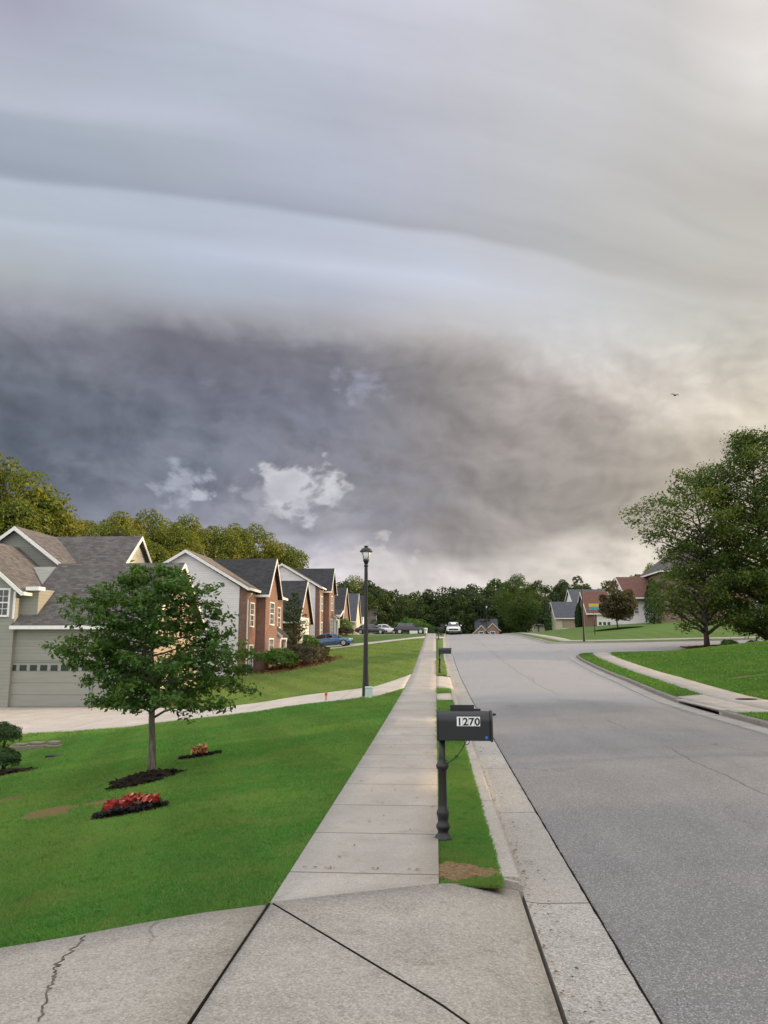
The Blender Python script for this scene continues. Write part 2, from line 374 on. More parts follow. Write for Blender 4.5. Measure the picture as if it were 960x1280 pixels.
M = dict(
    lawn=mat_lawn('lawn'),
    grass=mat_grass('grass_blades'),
    walk=mat_concrete('sidewalk_concrete', (.340, .318, .296), 1.22, 1, .42, .22),
    sticker_dark=mat_plain('faded_black_plastic', (.012, .012, .014), .6),
    drive=mat_concrete('driveway_concrete', (.295, .276, .250), 0, 1, .6, .5, .4),
    drive_pale=mat_concrete('pale_driveway_concrete', (.44, .40, .36), 3.1, 0, .25, .2),
    kerb_old=mat_concrete('weathered_kerb', (.20, .185, .165), 3.0, 1, .6, .6),
    kerb=mat_concrete('kerb_concrete', (.335, .315, .29), 3.0, 1, .45, .55),
    gutter=mat_concrete('gutter_concrete', (.315, .302, .285), 3.0, 1, .55, .7, .8),
    asphalt=mat_asphalt('asphalt'),
    joint=mat_plain('joint_tar', (.014, .011, .008), .95, .05), crackm=mat_plain('crack_dust', (.11, .095, .08), .95, .1, .5, 30),
    dirt=mat_dirt('bare_dirt', (.16, .10, .055), (.27, .19, .11)),
    thatch=mat_dirt('dead_grass', (.17, .115, .05), (.26, .20, .09), 40),
    mulch=mat_dirt('dark_mulch', (.010, .008, .007), (.045, .032, .025), 30),
    redmulch=mat_dirt('red_mulch', (.09, .035, .02), (.17, .07, .04), 20),
    stone=mat_concrete('wall_stone', (.20, .17, .14), 0, 1, .5, .5),
    sid_green=mat_siding('grey_green_siding', (.300, .298, .262)),
    sid_greend=mat_siding('grey_green_gable', (.255, .258, .235), .13),
    sid_white=mat_siding('white_siding', (.80, .76, .78), .15),
    sid_blush=mat_siding('blush_siding', (.40, .32, .27), .15),
    sid_cream=mat_siding('cream_siding', (.62, .55, .44), .15),
    trim=mat_plain('white_trim', (.76, .75, .73), .5, .4, .06),
    beige=mat_plain('beige_metal', (.62, .56, .48), .45, .4, .06),
    sh_grey=mat_shingle('grey_shingles', (.112, .104, .103)),
    sh_dark=mat_shingle('dark_shingles', (.050, .050, .055), .28),
    sh_tan=mat_shingle('tan_shingles', (.150, .128, .108)),
    sh_brown=mat_shingle('red_brown_shingles', (.145, .075, .062), .2),
    sh_blue=mat_shingle('slate_shingles', (.085, .090, .108), .2),
    brick=mat_brick('red_brick', (.155, .072, .056), (.240, .120, .090), (.33, .28, .24)),
    brick_b=mat_brick('brown_brick', (.19, .115, .092), (.27, .17, .14), (.34, .30, .26)),
    door=mat_siding('garage_door_panels', (.285, .283, .250), .53),
    door_tan=mat_siding('tan_garage_door', (.36, .28, .21), .5),
    front_door=mat_plain('dark_front_door', (.025, .02, .018), .4),
    glass=mat_glass('window_glass'),
    carglass=mat_glass('car_glass', (.012, .014, .016), .04, 1.0),
    black=mat_paint('black_enamel', (.007, .008, .011), .45, .12, 0.0),
    black_post=mat_plain('black_post_paint', (.010, .010, .012), .45, .5, .3, 12),
    white_sticker=mat_plain('white_sticker', (.78, .80, .80), .5, .4, .04),
    ink=mat_plain('black_ink', (.010, .010, .010), .6),
    blue_sticker=mat_plain('blue_sticker', (.02, .14, .50), .5),
    lampglass=mat_plain('frosted_glass', (.82, .80, .78), .25, .6, .03),
    pedestal=mat_plain('pale_green_plastic', (.48, .58, .55), .6, .3, .08),
    orange=mat_plain('orange_marker', (.40, .09, .03), .6),
    blue=mat_paint('blue_car_paint', (.050, .125, .270), .3, .6, .35),
    darkcar=mat_paint('dark_car_paint', (.010, .011, .016), .25, .7, .2),
    grey_car=mat_paint('grey_blue_car_paint', (.05, .055, .065), .3, .6, .3),
    whitecar=mat_paint('white_car_paint', (.78, .78, .78), .3, .6, 0.0),
    rubber=mat_plain('tyre_rubber', (.012, .012, .012), .85, .2),
    rim=mat_plain('wheel_rim', (.55, .55, .56), .35, .6, .1, 8, .6),
    grille=mat_plain('black_plastic', (.012, .012, .013), .5),
    lens=mat_plain('headlight_lens', (.70, .72, .74), .15, .8, .05),
    bark=mat_bark('bark_grey', (.17, .145, .12)),
    bark_d=mat_bark('bark_dark', (.075, .06, .05)),
    leaf_oak=mat_leaf('oak_leaves', (.028, .090, .018), (.082, .172, .032), (.110, .200, .034), .40, 1.1),
    leaf_dark=mat_leaf('dark_leaves', (.024, .064, .015), (.056, .102, .022), (.085, .120, .020), .42, .5),
    leaf_light=mat_leaf('light_leaves', (.042, .092, .016), (.105, .150, .024), (.170, .185, .024), .48, .5),
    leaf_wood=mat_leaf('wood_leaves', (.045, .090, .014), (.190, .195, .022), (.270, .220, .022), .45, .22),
    leaf_far=mat_leaf('far_leaves', (.016, .036, .013), (.038, .062, .018), (.055, .075, .018), .25, .12),
    leaf_red=mat_leaf('copper_leaves', (.045, .050, .020), (.085, .060, .030), (.115, .055, .028), .25, .6),
    leaf_con=mat_leaf('conifer_sprays', (.016, .046, .013), (.036, .074, .018), None, .15, 1),
    leaf_bright=mat_leaf('bright_shrub_leaves', (.055, .13, .020), (.10, .185, .028), None, .3, 1),
    leaf_plum=mat_leaf('plum_shrub_leaves', (.035, .030, .022), (.070, .052, .036), (.05, .055, .025), .2, 1.2),
    litter=mat_leaf('dry_leaves', (.10, .065, .035), (.22, .15, .075), (.06, .07, .03), .1, 3),
    fl_red=mat_leaf('red_petals', (.16, .008, .010), (.36, .022, .024), None, .2, 2),
    fl_pink=mat_leaf('pink_petals', (.50, .10, .09), (.60, .28, .20), None, .2, 2),
    fl_gold=mat_leaf('gold_petals', (.55, .25, .10), (.60, .40, .20), None, .2, 2),
    fl_black=mat_leaf('black_leaves', (.008, .008, .008), (.022, .015, .018), None, .1, 2),
    flag_top=mat_plain('yellow_flag_cloth', (.65, .42, .06), .8), flag_low=mat_plain('teal_flag_cloth', (.06, .34, .42), .8),
)
# ------------------------------------------------------------------ mesh helpers
class MB:
    def __init__(s): s.v = []; s.f = []
    def quad(s, a, b, c, d):
        i = len(s.v); s.v += [tuple(a), tuple(b), tuple(c), tuple(d)]; s.f.append((i, i + 1, i + 2, i + 3))
    def poly(s, pts):
        i = len(s.v); s.v += [tuple(p) for p in pts]; s.f.append(tuple(range(i, i + len(pts))))
    def box(s, x0, x1, y0, y1, z0, z1):
        i = len(s.v)
        s.v += [(x0, y0, z0), (x1, y0, z0), (x1, y1, z0), (x0, y1, z0), (x0, y0, z1), (x1, y0, z1), (x1, y1, z1), (x0, y1, z1)]
        s.f += [(i, i + 3, i + 2, i + 1), (i + 4, i + 5, i + 6, i + 7), (i, i + 1, i + 5, i + 4), (i + 1, i + 2, i + 6, i + 5),
                (i + 2, i + 3, i + 7, i + 6), (i + 3, i, i + 4, i + 7)]
    def obox(s, o, u, v, w):
        """box from corner o along the vectors u, v, w"""
        o, u, v, w = Vector(o), Vector(u), Vector(v), Vector(w)
        i = len(s.v)
        s.v += [tuple(p) for p in (o, o + u, o + u + v, o + v, o + w, o + u + w, o + u + v + w, o + v + w)]
        s.f += [(i, i + 3, i + 2, i + 1), (i + 4, i + 5, i + 6, i + 7), (i, i + 1, i + 5, i + 4), (i + 1, i + 2, i + 6, i + 5),
                (i + 2, i + 3, i + 7, i + 6), (i + 3, i, i + 4, i + 7)]
    def prism(s, pts, d):
        """closed prism: polygon pts (3-D) pushed along vector d"""
        d = Vector(d); n = len(pts); i = len(s.v)
        s.v += [tuple(p) for p in pts] + [tuple(Vector(p) + d) for p in pts]
        s.f.append(tuple(range(i + n - 1, i - 1, -1))); s.f.append(tuple(range(i + n, i + 2 * n)))
        for k in range(n):
            j = (k + 1) % n; s.f.append((i + k, i + j, i + n + j, i + n + k))
    def lathe(s, prof_, seg=20, o=(0, 0, 0)):
        i0 = len(s.v)
        for r, z in prof_:
            for k in range(seg):
                a = 2 * PI * k / seg; s.v.append((o[0] + r * math.cos(a), o[1] + r * math.sin(a), o[2] + z))
        for j in range(len(prof_) - 1):
            for k in range(seg):
                k2 = (k + 1) % seg; a = i0 + j * seg
                s.f.append((a + k, a + k2, a + seg + k2, a + seg + k))
        s.f.append(tuple(i0 + seg - 1 - k for k in range(seg)))
        e = i0 + (len(prof_) - 1) * seg; s.f.append(tuple(e + k for k in range(seg)))
    def tube(s, pts, radii, seg=8):
        pts = [Vector(p) for p in pts]; i0 = len(s.v); n = len(pts)
        if not hasattr(radii, '__len__'): radii = [radii] * n
        ref = None
        for j in range(n):
            t = (pts[min(j + 1, n - 1)] - pts[max(j - 1, 0)]).normalized()
            if ref is None: ref = t.orthogonal().normalized()
            ref = (ref - t * ref.dot(t)); ref = ref.normalized() if ref.length > 1e-6 else t.orthogonal().normalized()
            b = t.cross(ref)
            for k in range(seg):
                a = 2 * PI * k / seg; s.v.append(tuple(pts[j] + (ref * math.cos(a) + b * math.sin(a)) * radii[j]))
        for j in range(n - 1):
            for k in range(seg):
                k2 = (k + 1) % seg; a = i0 + j * seg
                s.f.append((a + k, a + k2, a + seg + k2, a + seg + k))
        s.f.append(tuple(i0 + seg - 1 - k for k in range(seg))); e = i0 + (n - 1) * seg; s.f.append(tuple(e + k for k in range(seg)))
    def build(s, name, mat, parent=None, smooth=False, bevel=0.0, seg=2):
        me = bpy.data.meshes.new(name); me.from_pydata(s.v, [], s.f); me.update()
        me.materials.append(M[mat] if isinstance(mat, str) else mat)
        o = bpy.data.objects.new(name, me); COL.objects.link(o)
        if parent is not None: o.parent = parent
        if smooth: me.shade_smooth()
        if bevel:
            b = o.modifiers.new('bevel', 'BEVEL'); b.width = bevel; b.segments = seg; b.limit_method = 'ANGLE'; b.angle_limit = math.radians(40)
        return o

def np_mesh(name, verts, quads, mat, parent=None, smooth=False):
    me = bpy.data.meshes.new(name)
    nv, nf, k = len(verts), len(quads), quads.shape[1]
    me.vertices.add(nv); me.vertices.foreach_set('co', np.ascontiguousarray(verts, np.float32).ravel())
    me.loops.add(nf * k); me.loops.foreach_set('vertex_index', np.ascontiguousarray(quads, np.int32).ravel())
    me.polygons.add(nf); me.polygons.foreach_set('loop_start', np.arange(0, nf * k, k, dtype=np.int32))
    me.update(calc_edges=True); me.validate()
    me.materials.append(M[mat] if isinstance(mat, str) else mat)
    if smooth: me.shade_smooth()
    o = bpy.data.objects.new(name, me); COL.objects.link(o)
    if parent is not None: o.parent = parent
    return o

def tag(o, label=None, cat=None, group=None, kind=None):
    if label: o['label'] = label
    if cat: o['category'] = cat
    if group: o['group'] = group
    if kind: o['kind'] = kind
    return o
def empty(name, loc, rz=0, label=None, cat=None, group=None):
    o = bpy.data.objects.new(name, None); COL.objects.link(o); o.empty_display_size = .3
    o.location = loc; o.rotation_euler = (0, 0, rz)
    return tag(o, label, cat, group)
def dup(root, loc=None, rz=None, scale=None, label=None, group=None):
    def cp(o, parent):
        c = o.copy(); COL.objects.link(c); c.parent = parent
        for ch in [k for k in o.children]: cp(ch, c)
        return c
    r = cp(root, None)
    if loc is not None: r.location = loc
    if rz is not None: r.rotation_euler = (0, 0, rz)
    if scale is not None: r.scale = scale if hasattr(scale, '__len__') else (scale,) * 3
    if label: r['label'] = label
    if group: r['group'] = group
    return r

# ------------------------------------------------------------------ ground sheet
def rows_():
    r = list(np.arange(-60, -10, 5)) + list(np.arange(-10, 40, .5)) + list(np.arange(40, 130, 1.0)) + list(np.arange(130, 260, 5)) + [260, 300, 360, 450, 600, 900, 1400, 2400]
    r += [5.79, 5.81, 20.18, 20.22, 23.88, 23.92, 27.15, 27.2, 34.8, 34.85, 22.55, 22.6, 25.2, 25.25, 50.3, 51.3, 51.8, 52.3, 52.6, 52.85, 52.93, 53.0, 53.2, 53.6, 54.4, 54.6, 65.4, 65.6, 65.9, 66.1, 66.2, 66.3, 66.4, 66.6, 66.9, 67.3, 67.8, 68.4]
    return np.array(sorted(set(np.round(r, 3))))
e0 = at(350, 1133); YS_ = at(548, 1109).y; YK_ = e0.y + (YS_ - e0.y - .006) / .656
RW = np.array(sorted(set(list(rows_()) + [YS_ - .01, YS_ + .01, YK_ - .012, YK_ + .01])))
def ground():
    left = np.concatenate([[-2000, -900, -400, -200, -120, -80], np.arange(-60, -30, 3), np.arange(-30, -12, 1), np.arange(-12, -1.3, .5), [-1.19, -1.135]])
    rofs = np.concatenate([[.145], [.2, .5], np.arange(1, 16, .5), np.arange(16, 40, 2), [40, 60, 100, 180, 300, 600, 1200, 2000]])
    V = []; nc = None
    for y in RW:
        lk, rk = LX(y), RX(y)
        xs = list(left) + [-1.12, -.01, .005] + [.2, lk - .16, lk - .155] + [lk - .12, (lk + rk) / 2, rk + .12] + list(rk + rofs)
        xs = np.array(xs); z = T(xs, np.full(len(xs), y))
        n = len(left)
        z[n] -= .1; z[n + 1] -= .1                       # under the pavement slab
        z[n + 5] -= .02
        z[n + 6:n + 9] = z[n + 6:n + 9] - .45           # under the road
        if y < YS_: z[n + 2:n + 4] -= .32
        if y < YK_: z[n + 4:n + 6] -= .32
        if any(a <= y <= b for a, b in ((27.2, 34.8), (77.2, 82.2), (108, 114), (22.6, 25.2))): z[n + 2:n + 6] -= .14
        if 20.2 <= y <= 23.9: z[n + 9:n + 12] -= .8
        nc = len(xs)
        V.append(np.stack([xs, np.full(nc, y), z], 1))
    V = np.concatenate(V); nr = len(RW)
    i = np.arange(nr - 1)[:, None] * nc + np.arange(nc - 1)[None, :]
    Q = np.stack([i, i + 1, i + nc + 1, i + nc], -1).reshape(-1, 4)
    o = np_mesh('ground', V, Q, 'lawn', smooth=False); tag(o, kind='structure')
ground()

def zroad(X, Y): return T(X, Y)
def road():
    V = []; nu = 13
    ys = RW[(RW > -12) & (RW < 200)]
    for y in ys:
        a, b = LX(y) + .47, RX(y) - .47
        xs = np.linspace(0, 1, nu) ** 1.0 * (b - a) + a
        crown = .07 * np.sin(np.linspace(0, 1, nu) * PI) if b < 20 else np.zeros(nu) + .03
        z = T(np.minimum(xs, b), np.full(nu, y)) - .125 + crown
        V.append(np.stack([xs, np.full(nu, y), z], 1))
    V = np.concatenate(V); nr = len(ys)
    i = np.arange(nr - 1)[:, None] * nu + np.arange(nu - 1)[None, :]
    Q = np.stack([i, i + 1, i + nu + 1, i + nu], -1).reshape(-1, 4)
    tag(np_mesh('road', V, Q, 'asphalt'), kind='structure')
road()

def ribbon(name, A, B, mat, off=.02, nu=8, step=.5, skirt=.12, kind='structure', parent=None, zf=None, fixed=False):
    """a sheet laid on the terrain between two edge lines, with a skirt down all round"""
    def resample(P, n):
        P = np.array(P, float); d = np.concatenate([[0], np.cumsum(np.hypot(*(P[1:] - P[:-1]).T))])
        t = np.linspace(0, d[-1], n); return np.stack([np.interp(t, d, P[:, 0]), np.interp(t, d, P[:, 1])], 1)
    A = np.array([tuple(p)[:2] for p in A]); B = np.array([tuple(p)[:2] for p in B])
    L = np.hypot(*(A[1:] - A[:-1]).T).sum(); n = max(2, int(L / step) + 1)
    if fixed: n = len(A)
    else: A, B = resample(A, n), resample(B, n)
    t = np.linspace(0, 1, nu)
    P = A[:, None, :] * (1 - t)[None, :, None] + B[:, None, :] * t[None, :, None]
    Z = (zf or T)(P[..., 0], P[..., 1]) + off
    V = np.concatenate([P, Z[..., None]], -1).reshape(-1, 3)
    i = np.arange(n - 1)[:, None] * nu + np.arange(nu - 1)[None, :]
    Q = np.stack([i, i + 1, i + nu + 1, i + nu], -1).reshape(-1, 4)
    loop = [k for k in range(nu)] + [r * nu + nu - 1 for r in range(1, n)] + [(n - 1) * nu + k for k in range(nu - 2, -1, -1)] + [r * nu for r in range(n - 2, 0, -1)]
    m = len(V); LV = V[loop].copy(); LV[:, 2] -= skirt
    V = np.concatenate([V, LV]); k = np.arange(len(loop)); k2 = (k + 1) % len(loop); lp = np.array(loop)
    Q = np.concatenate([Q, np.stack([lp[k2], lp[k], m + k, m + k2], 1)])
    o = np_mesh(name, V, Q, mat, parent)
    if kind: tag(o, kind=kind)
    return o

def sweep(name, line, section, mat, zf=T, kind='structure', parent=None):
    """kerb: a section of (offset to the left of travel, height) carried along a line"""
    P = np.array(line, float); n = len(P); k = len(section)
    V = []
    for j in range(n):
        t = P[min(j + 1, n - 1)] - P[max(j - 1, 0)]; t = t / np.hypot(*t); nrm = np.array([-t[1], t[0]])
        z0 = float(zf(P[j, 0], P[j, 1]))
        for o, h in section: V.append((*(P[j] + nrm * o), z0 + h))
    Q = []
    for j in range(n - 1):
        for q in range(k):
            q2 = (q + 1) % k; Q.append((j * k + q, j * k + q2, (j + 1) * k + q2, (j + 1) * k + q))
    m = MB(); m.v = V; m.f = Q + [tuple(range(k - 1, -1, -1)), tuple((n - 1) * k + q for q in range(k))]
    o = m.build(name, mat, parent)
    if kind: tag(o, kind=kind)
    return o

def kline(K, y0, y1, step=.5):
    """points of a kerb line from y0 to y1"""
    ys = sorted(set([y0, y1] + [float(y) for y in np.arange(y0, y1, step)] + [float(y) for y in K[:, 1] if y0 < y < y1]))
    return [(float(np.interp(y, K[:, 1], K[:, 0])), y) for y in ys]

# terrain height at the kerb is taken a little behind the face so that both sides agree
DR = [(-60, 5.15), (27.6, 34.2), (77.5, 81.5)]            # street-side openings of the driveways
def in_drive(y): return any(a < y < b for a, b in DR)
KERB = [(.16, -.3), (.16, .0), (.02, .0), (0, -.02), (-.015, -.115), (-.015, -.3)]
LOWK = [(.16, -.3), (.16, -.055), (.05, -.07), (0, -.085), (-.015, -.115), (-.015, -.3)]
GUT = [(-.013, -.35), (-.013, -.113), (-.12, -.125), (-.472, -.112), (-.472, -.35)]
def left_kerb():
    # travel towards +Y: left of travel is -X, so the section's positive offsets are the pavement side
    yk_ = at(640, 1101).y + .1
    spans = [(yk_, 27.2, KERB), (27.2, 34.6, LOWK), (34.6, 77, KERB), (77, 82, LOWK), (82, 150, KERB)]
    for a, b, s in spans: sweep('kerb', kline(LK, a, b), s, 'kerb')
    sweep('kerb', kline(LK, -10, 5.1), LOWK, 'kerb') if False else None
    sweep('gutter', kline(LK, -10, 160), GUT, 'gutter')
left_kerb()
def edge_gap(K, y0, y1, sg, w, seed):
    # dark dirt-filled gap where the asphalt meets the concrete gutter, uneven in width
    r = random.Random(seed); P = offs_(K, y0, y1, sg * .472, .12); A = []; B = []
    for x, y in P: A.append((x - w * r.uniform(.3, 1), y)); B.append((x + w * r.uniform(.3, 1), y))
    ribbon('gutter_gap', A, B, 'joint', -.1075, 2, .1, .02, fixed=True)
def offs_(K, y0, y1, d, step):
    P = np.array(kline(K, y0, y1, step)); out = []
    for j in range(len(P)):
        t = P[min(j + 1, len(P) - 1)] - P[max(j - 1, 0)]; t /= np.hypot(*t); out.append((P[j, 0] + t[1] * d, P[j, 1] - t[0] * d))
    return out
def flip(s): return [(-o, h) for o, h in s][::-1]
zrt = lambda X, Y: T(X, Y)
sweep('kerb', kline(RK, -10, 20.2), flip(KERB), 'kerb_old')
sweep('kerb', kline(RK, 23.9, 53.6), flip(KERB), 'kerb_old')
sweep('kerb', kline(RK, 65.5, 160), flip(KERB), 'kerb')
sweep('gutter', kline(RK, -10, 53.6), flip(GUT), 'gutter')
sweep('gutter', kline(RK, 65.5, 160), flip(GUT), 'gutter')

edge_gap(LK, 1.5, 60, 1, .010, 5)
# ------------------------------------------------------------------ left pavement, the near driveway and its joints
OD = [at(350, 1133), at(332, 1136.5), at(300, 1139), at(200, 1155), at(100, 1175), at(0, 1191)]      # lawn edge of the near driveway
e0 = OD[0]
yS = at(548, 1109).y; yK = e0.y + (yS - e0.y - .006) / .656   #                                                    # where the pavement meets the near driveway
ribbon('sidewalk', [(-1.13, e0.y)] + [(-1.13, y) for y in np.arange(6, 150, .5)], [(0, yS)] + [(0, y) for y in np.arange(6, 150, .5)], 'walk', .03, 5)
lawn_edge = [(p.x, p.y) for p in OD[1:]] + [(-4.5, OD[-1].y - .35), (-8, OD[-1].y - .6), (-16, OD[-1].y - .6)]
near_edge = [(p[0], -3.0) for p in lawn_edge]
def zdrive(X, Y):
    z = T(X, Y)
    return z
ribbon('driveway', lawn_edge, near_edge, 'drive', .028, 24, .4)
def zapron(X, Y):
    X = np.asarray(X, float)
    return T(np.minimum(X, 0), Y) - np.interp(X, [0, .2, .62], [0, .02, .112])
ribbon('driveway', [(-1.13 - .006, -3), (-1.136, e0.y - .012)], [(.595, -3), (.595, yK)], 'drive', .0285, 16, .4, zf=zapron)
sweep('kerb', kline(LK, yK, yK + .12, .1), [(.16, -.3), (.16, .0), (.02, -.03), (0, -.05), (-.014, -.115), (-.014, -.3)], 'kerb')
# joints of the near driveway: strips of dark filler a few millimetres proud of the slab
def joint(a, b, w=.011, zf=zapron, off=.0325):
    a, b = Vector(a[:2]), Vector(b[:2]); n = (b - a).orthogonal().normalized() * w / 2
    k = 24; A = [a.lerp(b, i / k) + n for i in range(k + 1)]; B = [a.lerp(b, i / k) - n for i in range(k + 1)]
    return ribbon('expansion_joint', A, B, 'joint', off, 2, .1, .02, zf=zf, fixed=True)
joint(at(337, 1135), at(228, 1300), .013)
joint(at(341, 1135.5), at(640, 1318), .011)
# crack wandering across the near slab
def crack(pxs, w=.008, seed=1, zf=T):
    r = random.Random(seed); P = [Vector(at(*p)[:2]) for p in pxs]; A = []; B = []
    for a, b in zip(P[:-1], P[1:]):
        for i in range(10):
            q = a.lerp(b, i / 10) + Vector((r.gauss(0, .012), r.gauss(0, .008))); ww = w * r.uniform(.3, 1.2)
            d = (b - a).orthogonal().normalized() * ww / 2; A.append(q + d); B.append(q - d)
    ribbon('crack', A, B, 'crackm', .0325, 2, .1, .02, zf=zf, fixed=True)
crack([(105, 1177), (80, 1205), (68, 1216), (65, 1235), (60, 1250), (45, 1290)], .010, 3)

# neighbour's driveway, the far driveways
ND_near = [at(*p) for p in [(499, 866.5), (470, 871), (440, 874.5), (380, 881), (300, 893), (200, 904), (100, 914), (0, 919), (-90, 923)]]
ND_far = [at(*p) for p in [(513, 851.5), (470, 859), (440, 863), (380, 870), (320, 880), (262, 887), (200, 886), (100, 884), (0, 884), (-90, 883)]]
ND_near = [(-1.135, 27.2)] + [tuple(p)[:2] for p in ND_near if p.x < -1.5]; ND_far = [(-1.135, 35.2)] + [tuple(p)[:2] for p in ND_far if p.x < -1.5]
ribbon('driveway', ND_near, ND_far, 'drive_pale', .035, 14, .5)
FD_near = [(-1.135, 77.2), (-2.5, 77.9), (-6, 78.0), (-9, 77.6), (-13, 77.4)]; FD_far = [(-1.135, 82.2), (-2.5, 81.4), (-6, 81.2), (-9, 81.6), (-13, 82.0)]
ribbon('driveway', FD_near, FD_far, 'drive_pale', .045, 8, .5)
ribbon('driveway', [(-1.135, 108), (-5, 108.4), (-13, 108.4)], [(-1.135, 114), (-5, 113.4), (-13, 113.4)], 'drive_pale', .045, 8, .5)
# aprons between pavement and gutter
def apron(y0, y1, flare=.6):
    def zf(X, Y):
        X = np.asarray(X, float); l = LX(Y)
        return T(0, Y) - np.interp(X / l, [0, .4, 1], [0, .015, .085])
    A = [(.002, y0), (.002, y1)]; B = [(LX(y0) - .02, y0 - flare), (LX(y1) - .02, y1 + flare)]
    ribbon('driveway_apron', A, B, 'drive_pale', .03, 6, .4, zf=zf)
apron(28.2, 34.0); apron(77.6, 81.8); apron(108.5, 113.5)
ribbon('footpath', [(.002, 23.2), (.002, 24.9)], [(float(LX(23)) - .17, 22.7), (float(LX(25)) - .17, 25.2)], 'drive_pale', .03, 4, .3)

# ------------------------------------------------------------------ right-hand pavements
def offs(K, y0, y1, d, step=.5):
    P = np.array(kline(K, y0, y1, step)); out = []
    for j in range(len(P)):
        t = P[min(j + 1, len(P) - 1)] - P[max(j - 1, 0)]; t /= np.hypot(*t); out.append((P[j, 0] + t[1] * d, P[j, 1] - t[0] * d))
    return out
ribbon('sidewalk', offs(RK, -8, 49.6, 1.05), offs(RK, -8, 49.6, 2.15), 'walk', .03, 4)
ribbon('sidewalk', [(9.75, 49.3), (10.1, 51), (10.45, 52.4)], [(10.95, 49.3), (11.3, 51), (11.7, 52.6)], 'walk', .033, 4, .3)
ribbon('drain_slab', [(7.32, 19.8), (7.32, 24.3)], [(8.3, 19.4), (8.3, 24.9)], 'walk', .024, 5, .3)
ribbon('sidewalk', [(10.9, 68.2), (12.5, 67.4), (16, 67.2), (22, 67.1), (45, 66.9), (110, 66.6)], [(10.9, 69.6), (12.9, 68.7), (16, 68.4), (22, 68.3), (45, 68.1), (110, 67.8)], 'walk', .05, 4)
ribbon('sidewalk', offs(RK, 69.5, 150, 1.05), offs(RK, 69.5, 150, 2.15), 'walk', .04, 4)

# bare and worn patches in the grass: thin irregular sheets of soil
def patch(name, c, rx, ry, mat, seed, off=.012, rz=0, zf=T, label=None, dome=0.0, kind='structure', jag=.25):
    r = random.Random(seed); m = MB(); n = 40; rings = 6
    ph = [r.uniform(0, 6.28) for _ in range(5)]
    m.v.append((c[0], c[1], float(zf(c[0], c[1])) + off + dome))
    for k in range(1, rings + 1):
        for i in range(n):
            a = 2 * PI * i / n; w = 1 + jag * sum(math.sin(a * (j + 2) + ph[j]) / (j + 1.6) for j in range(5)) + r.uniform(-.05, .05)
            q = k / rings; x, y = rx * w * q * math.cos(a), ry * w * q * math.sin(a)
            X = c[0] + x * math.cos(rz) - y * math.sin(rz); Y = c[1] + x * math.sin(rz) + y * math.cos(rz)
            h = off + dome * (1 - q * q) if k < rings else -.03
            m.v.append((X, Y, float(zf(X, Y)) + h + (r.uniform(0, .018) if dome and k < rings else 0)))
    for i in range(n): m.f.append((0, 1 + i, 1 + (i + 1) % n))
    for k in range(rings - 1):
        for i in range(n):
            a = 1 + k * n; j = (i + 1) % n; m.f.append((a + i, a + n + i, a + n + j, a + j))
    if dome:
        for _ in range(int(900 * min(4, rx * ry) + 120)):         # loose chips lying on and just past the bed
            a = r.uniform(0, 6.283); q = math.sqrt(r.random()) * 1.10; x, y = rx * q * math.cos(a), ry * q * math.sin(a)
            X = c[0] + x * math.cos(rz) - y * math.sin(rz); Y = c[1] + x * math.sin(rz) + y * math.cos(rz)
            z = float(zf(X, Y)) + off + dome * max(0, 1 - q * q) + r.uniform(.004, .022); L = r.uniform(.02, .05) * (1 + .25 * max(rx, ry)); u = Vector((math.cos(a * 7), math.sin(a * 7), r.uniform(-.5, .5))) * L; v = Vector((-u.y, u.x, r.uniform(-.01, .01))) * r.uniform(.25, .6)
            b = Vector((X, Y, z)); m.quad(b - u - v, b + u - v, b + u + v, b - u + v)
    o = m.build(name, mat)
    tag(o, label, None, None, kind); return o
BARE = []
def bare(px, py, rx, ry, mat, seed, rz=0, off=.012):
    p = at(px, py); BARE.append((p.x, p.y, rx, ry, rz)); patch('bare_soil', p, rx, ry, mat, seed, off, rz)
bare(566, 1090, .20, .30, 'dirt', 4, .3, .016); bare(598, 1092, .17, .16, 'dirt', 14, -.3, .014)
bare(62, 1016, .42, .42, 'thatch', 5)
bare(10, 1000, .30, .22, 'thatch', 6)
bare(130, 1003, .26, .2, 'thatch', 8)
bare(935, 846, .9, .35, 'thatch', 9, 0, .02)
# ------------------------------------------------------------------ foliage
def leaves(P, Nrm, size, rng, asp=.55, jit=.6):
    """leaf-shaped four-sided faces at points P; Nrm roughly the way each leaf faces"""
    n = len(P)
    nn = Nrm + rng.normal(0, jit, (n, 3)); nn /= np.linalg.norm(nn, axis=1, keepdims=True) + 1e-9
    t = rng.normal(0, 1, (n, 3)); t -= nn * (t * nn).sum(1, keepdims=True); t /= np.linalg.norm(t, axis=1, keepdims=True) + 1e-9
    b = np.cross(nn, t)
    s = (size * rng.uniform(.6, 1.35, n))[:, None]
    a = s * asp
    fold = nn * s * .12
    v = np.stack([P - t * s * .5, P + b * a * .5 + fold + t * s * .05, P + t * s * .5, P - b * a * .5 + fold + t * s * .05], 1).reshape(-1, 3)
    q = np.arange(n * 4).reshape(-1, 4)
    return v, q

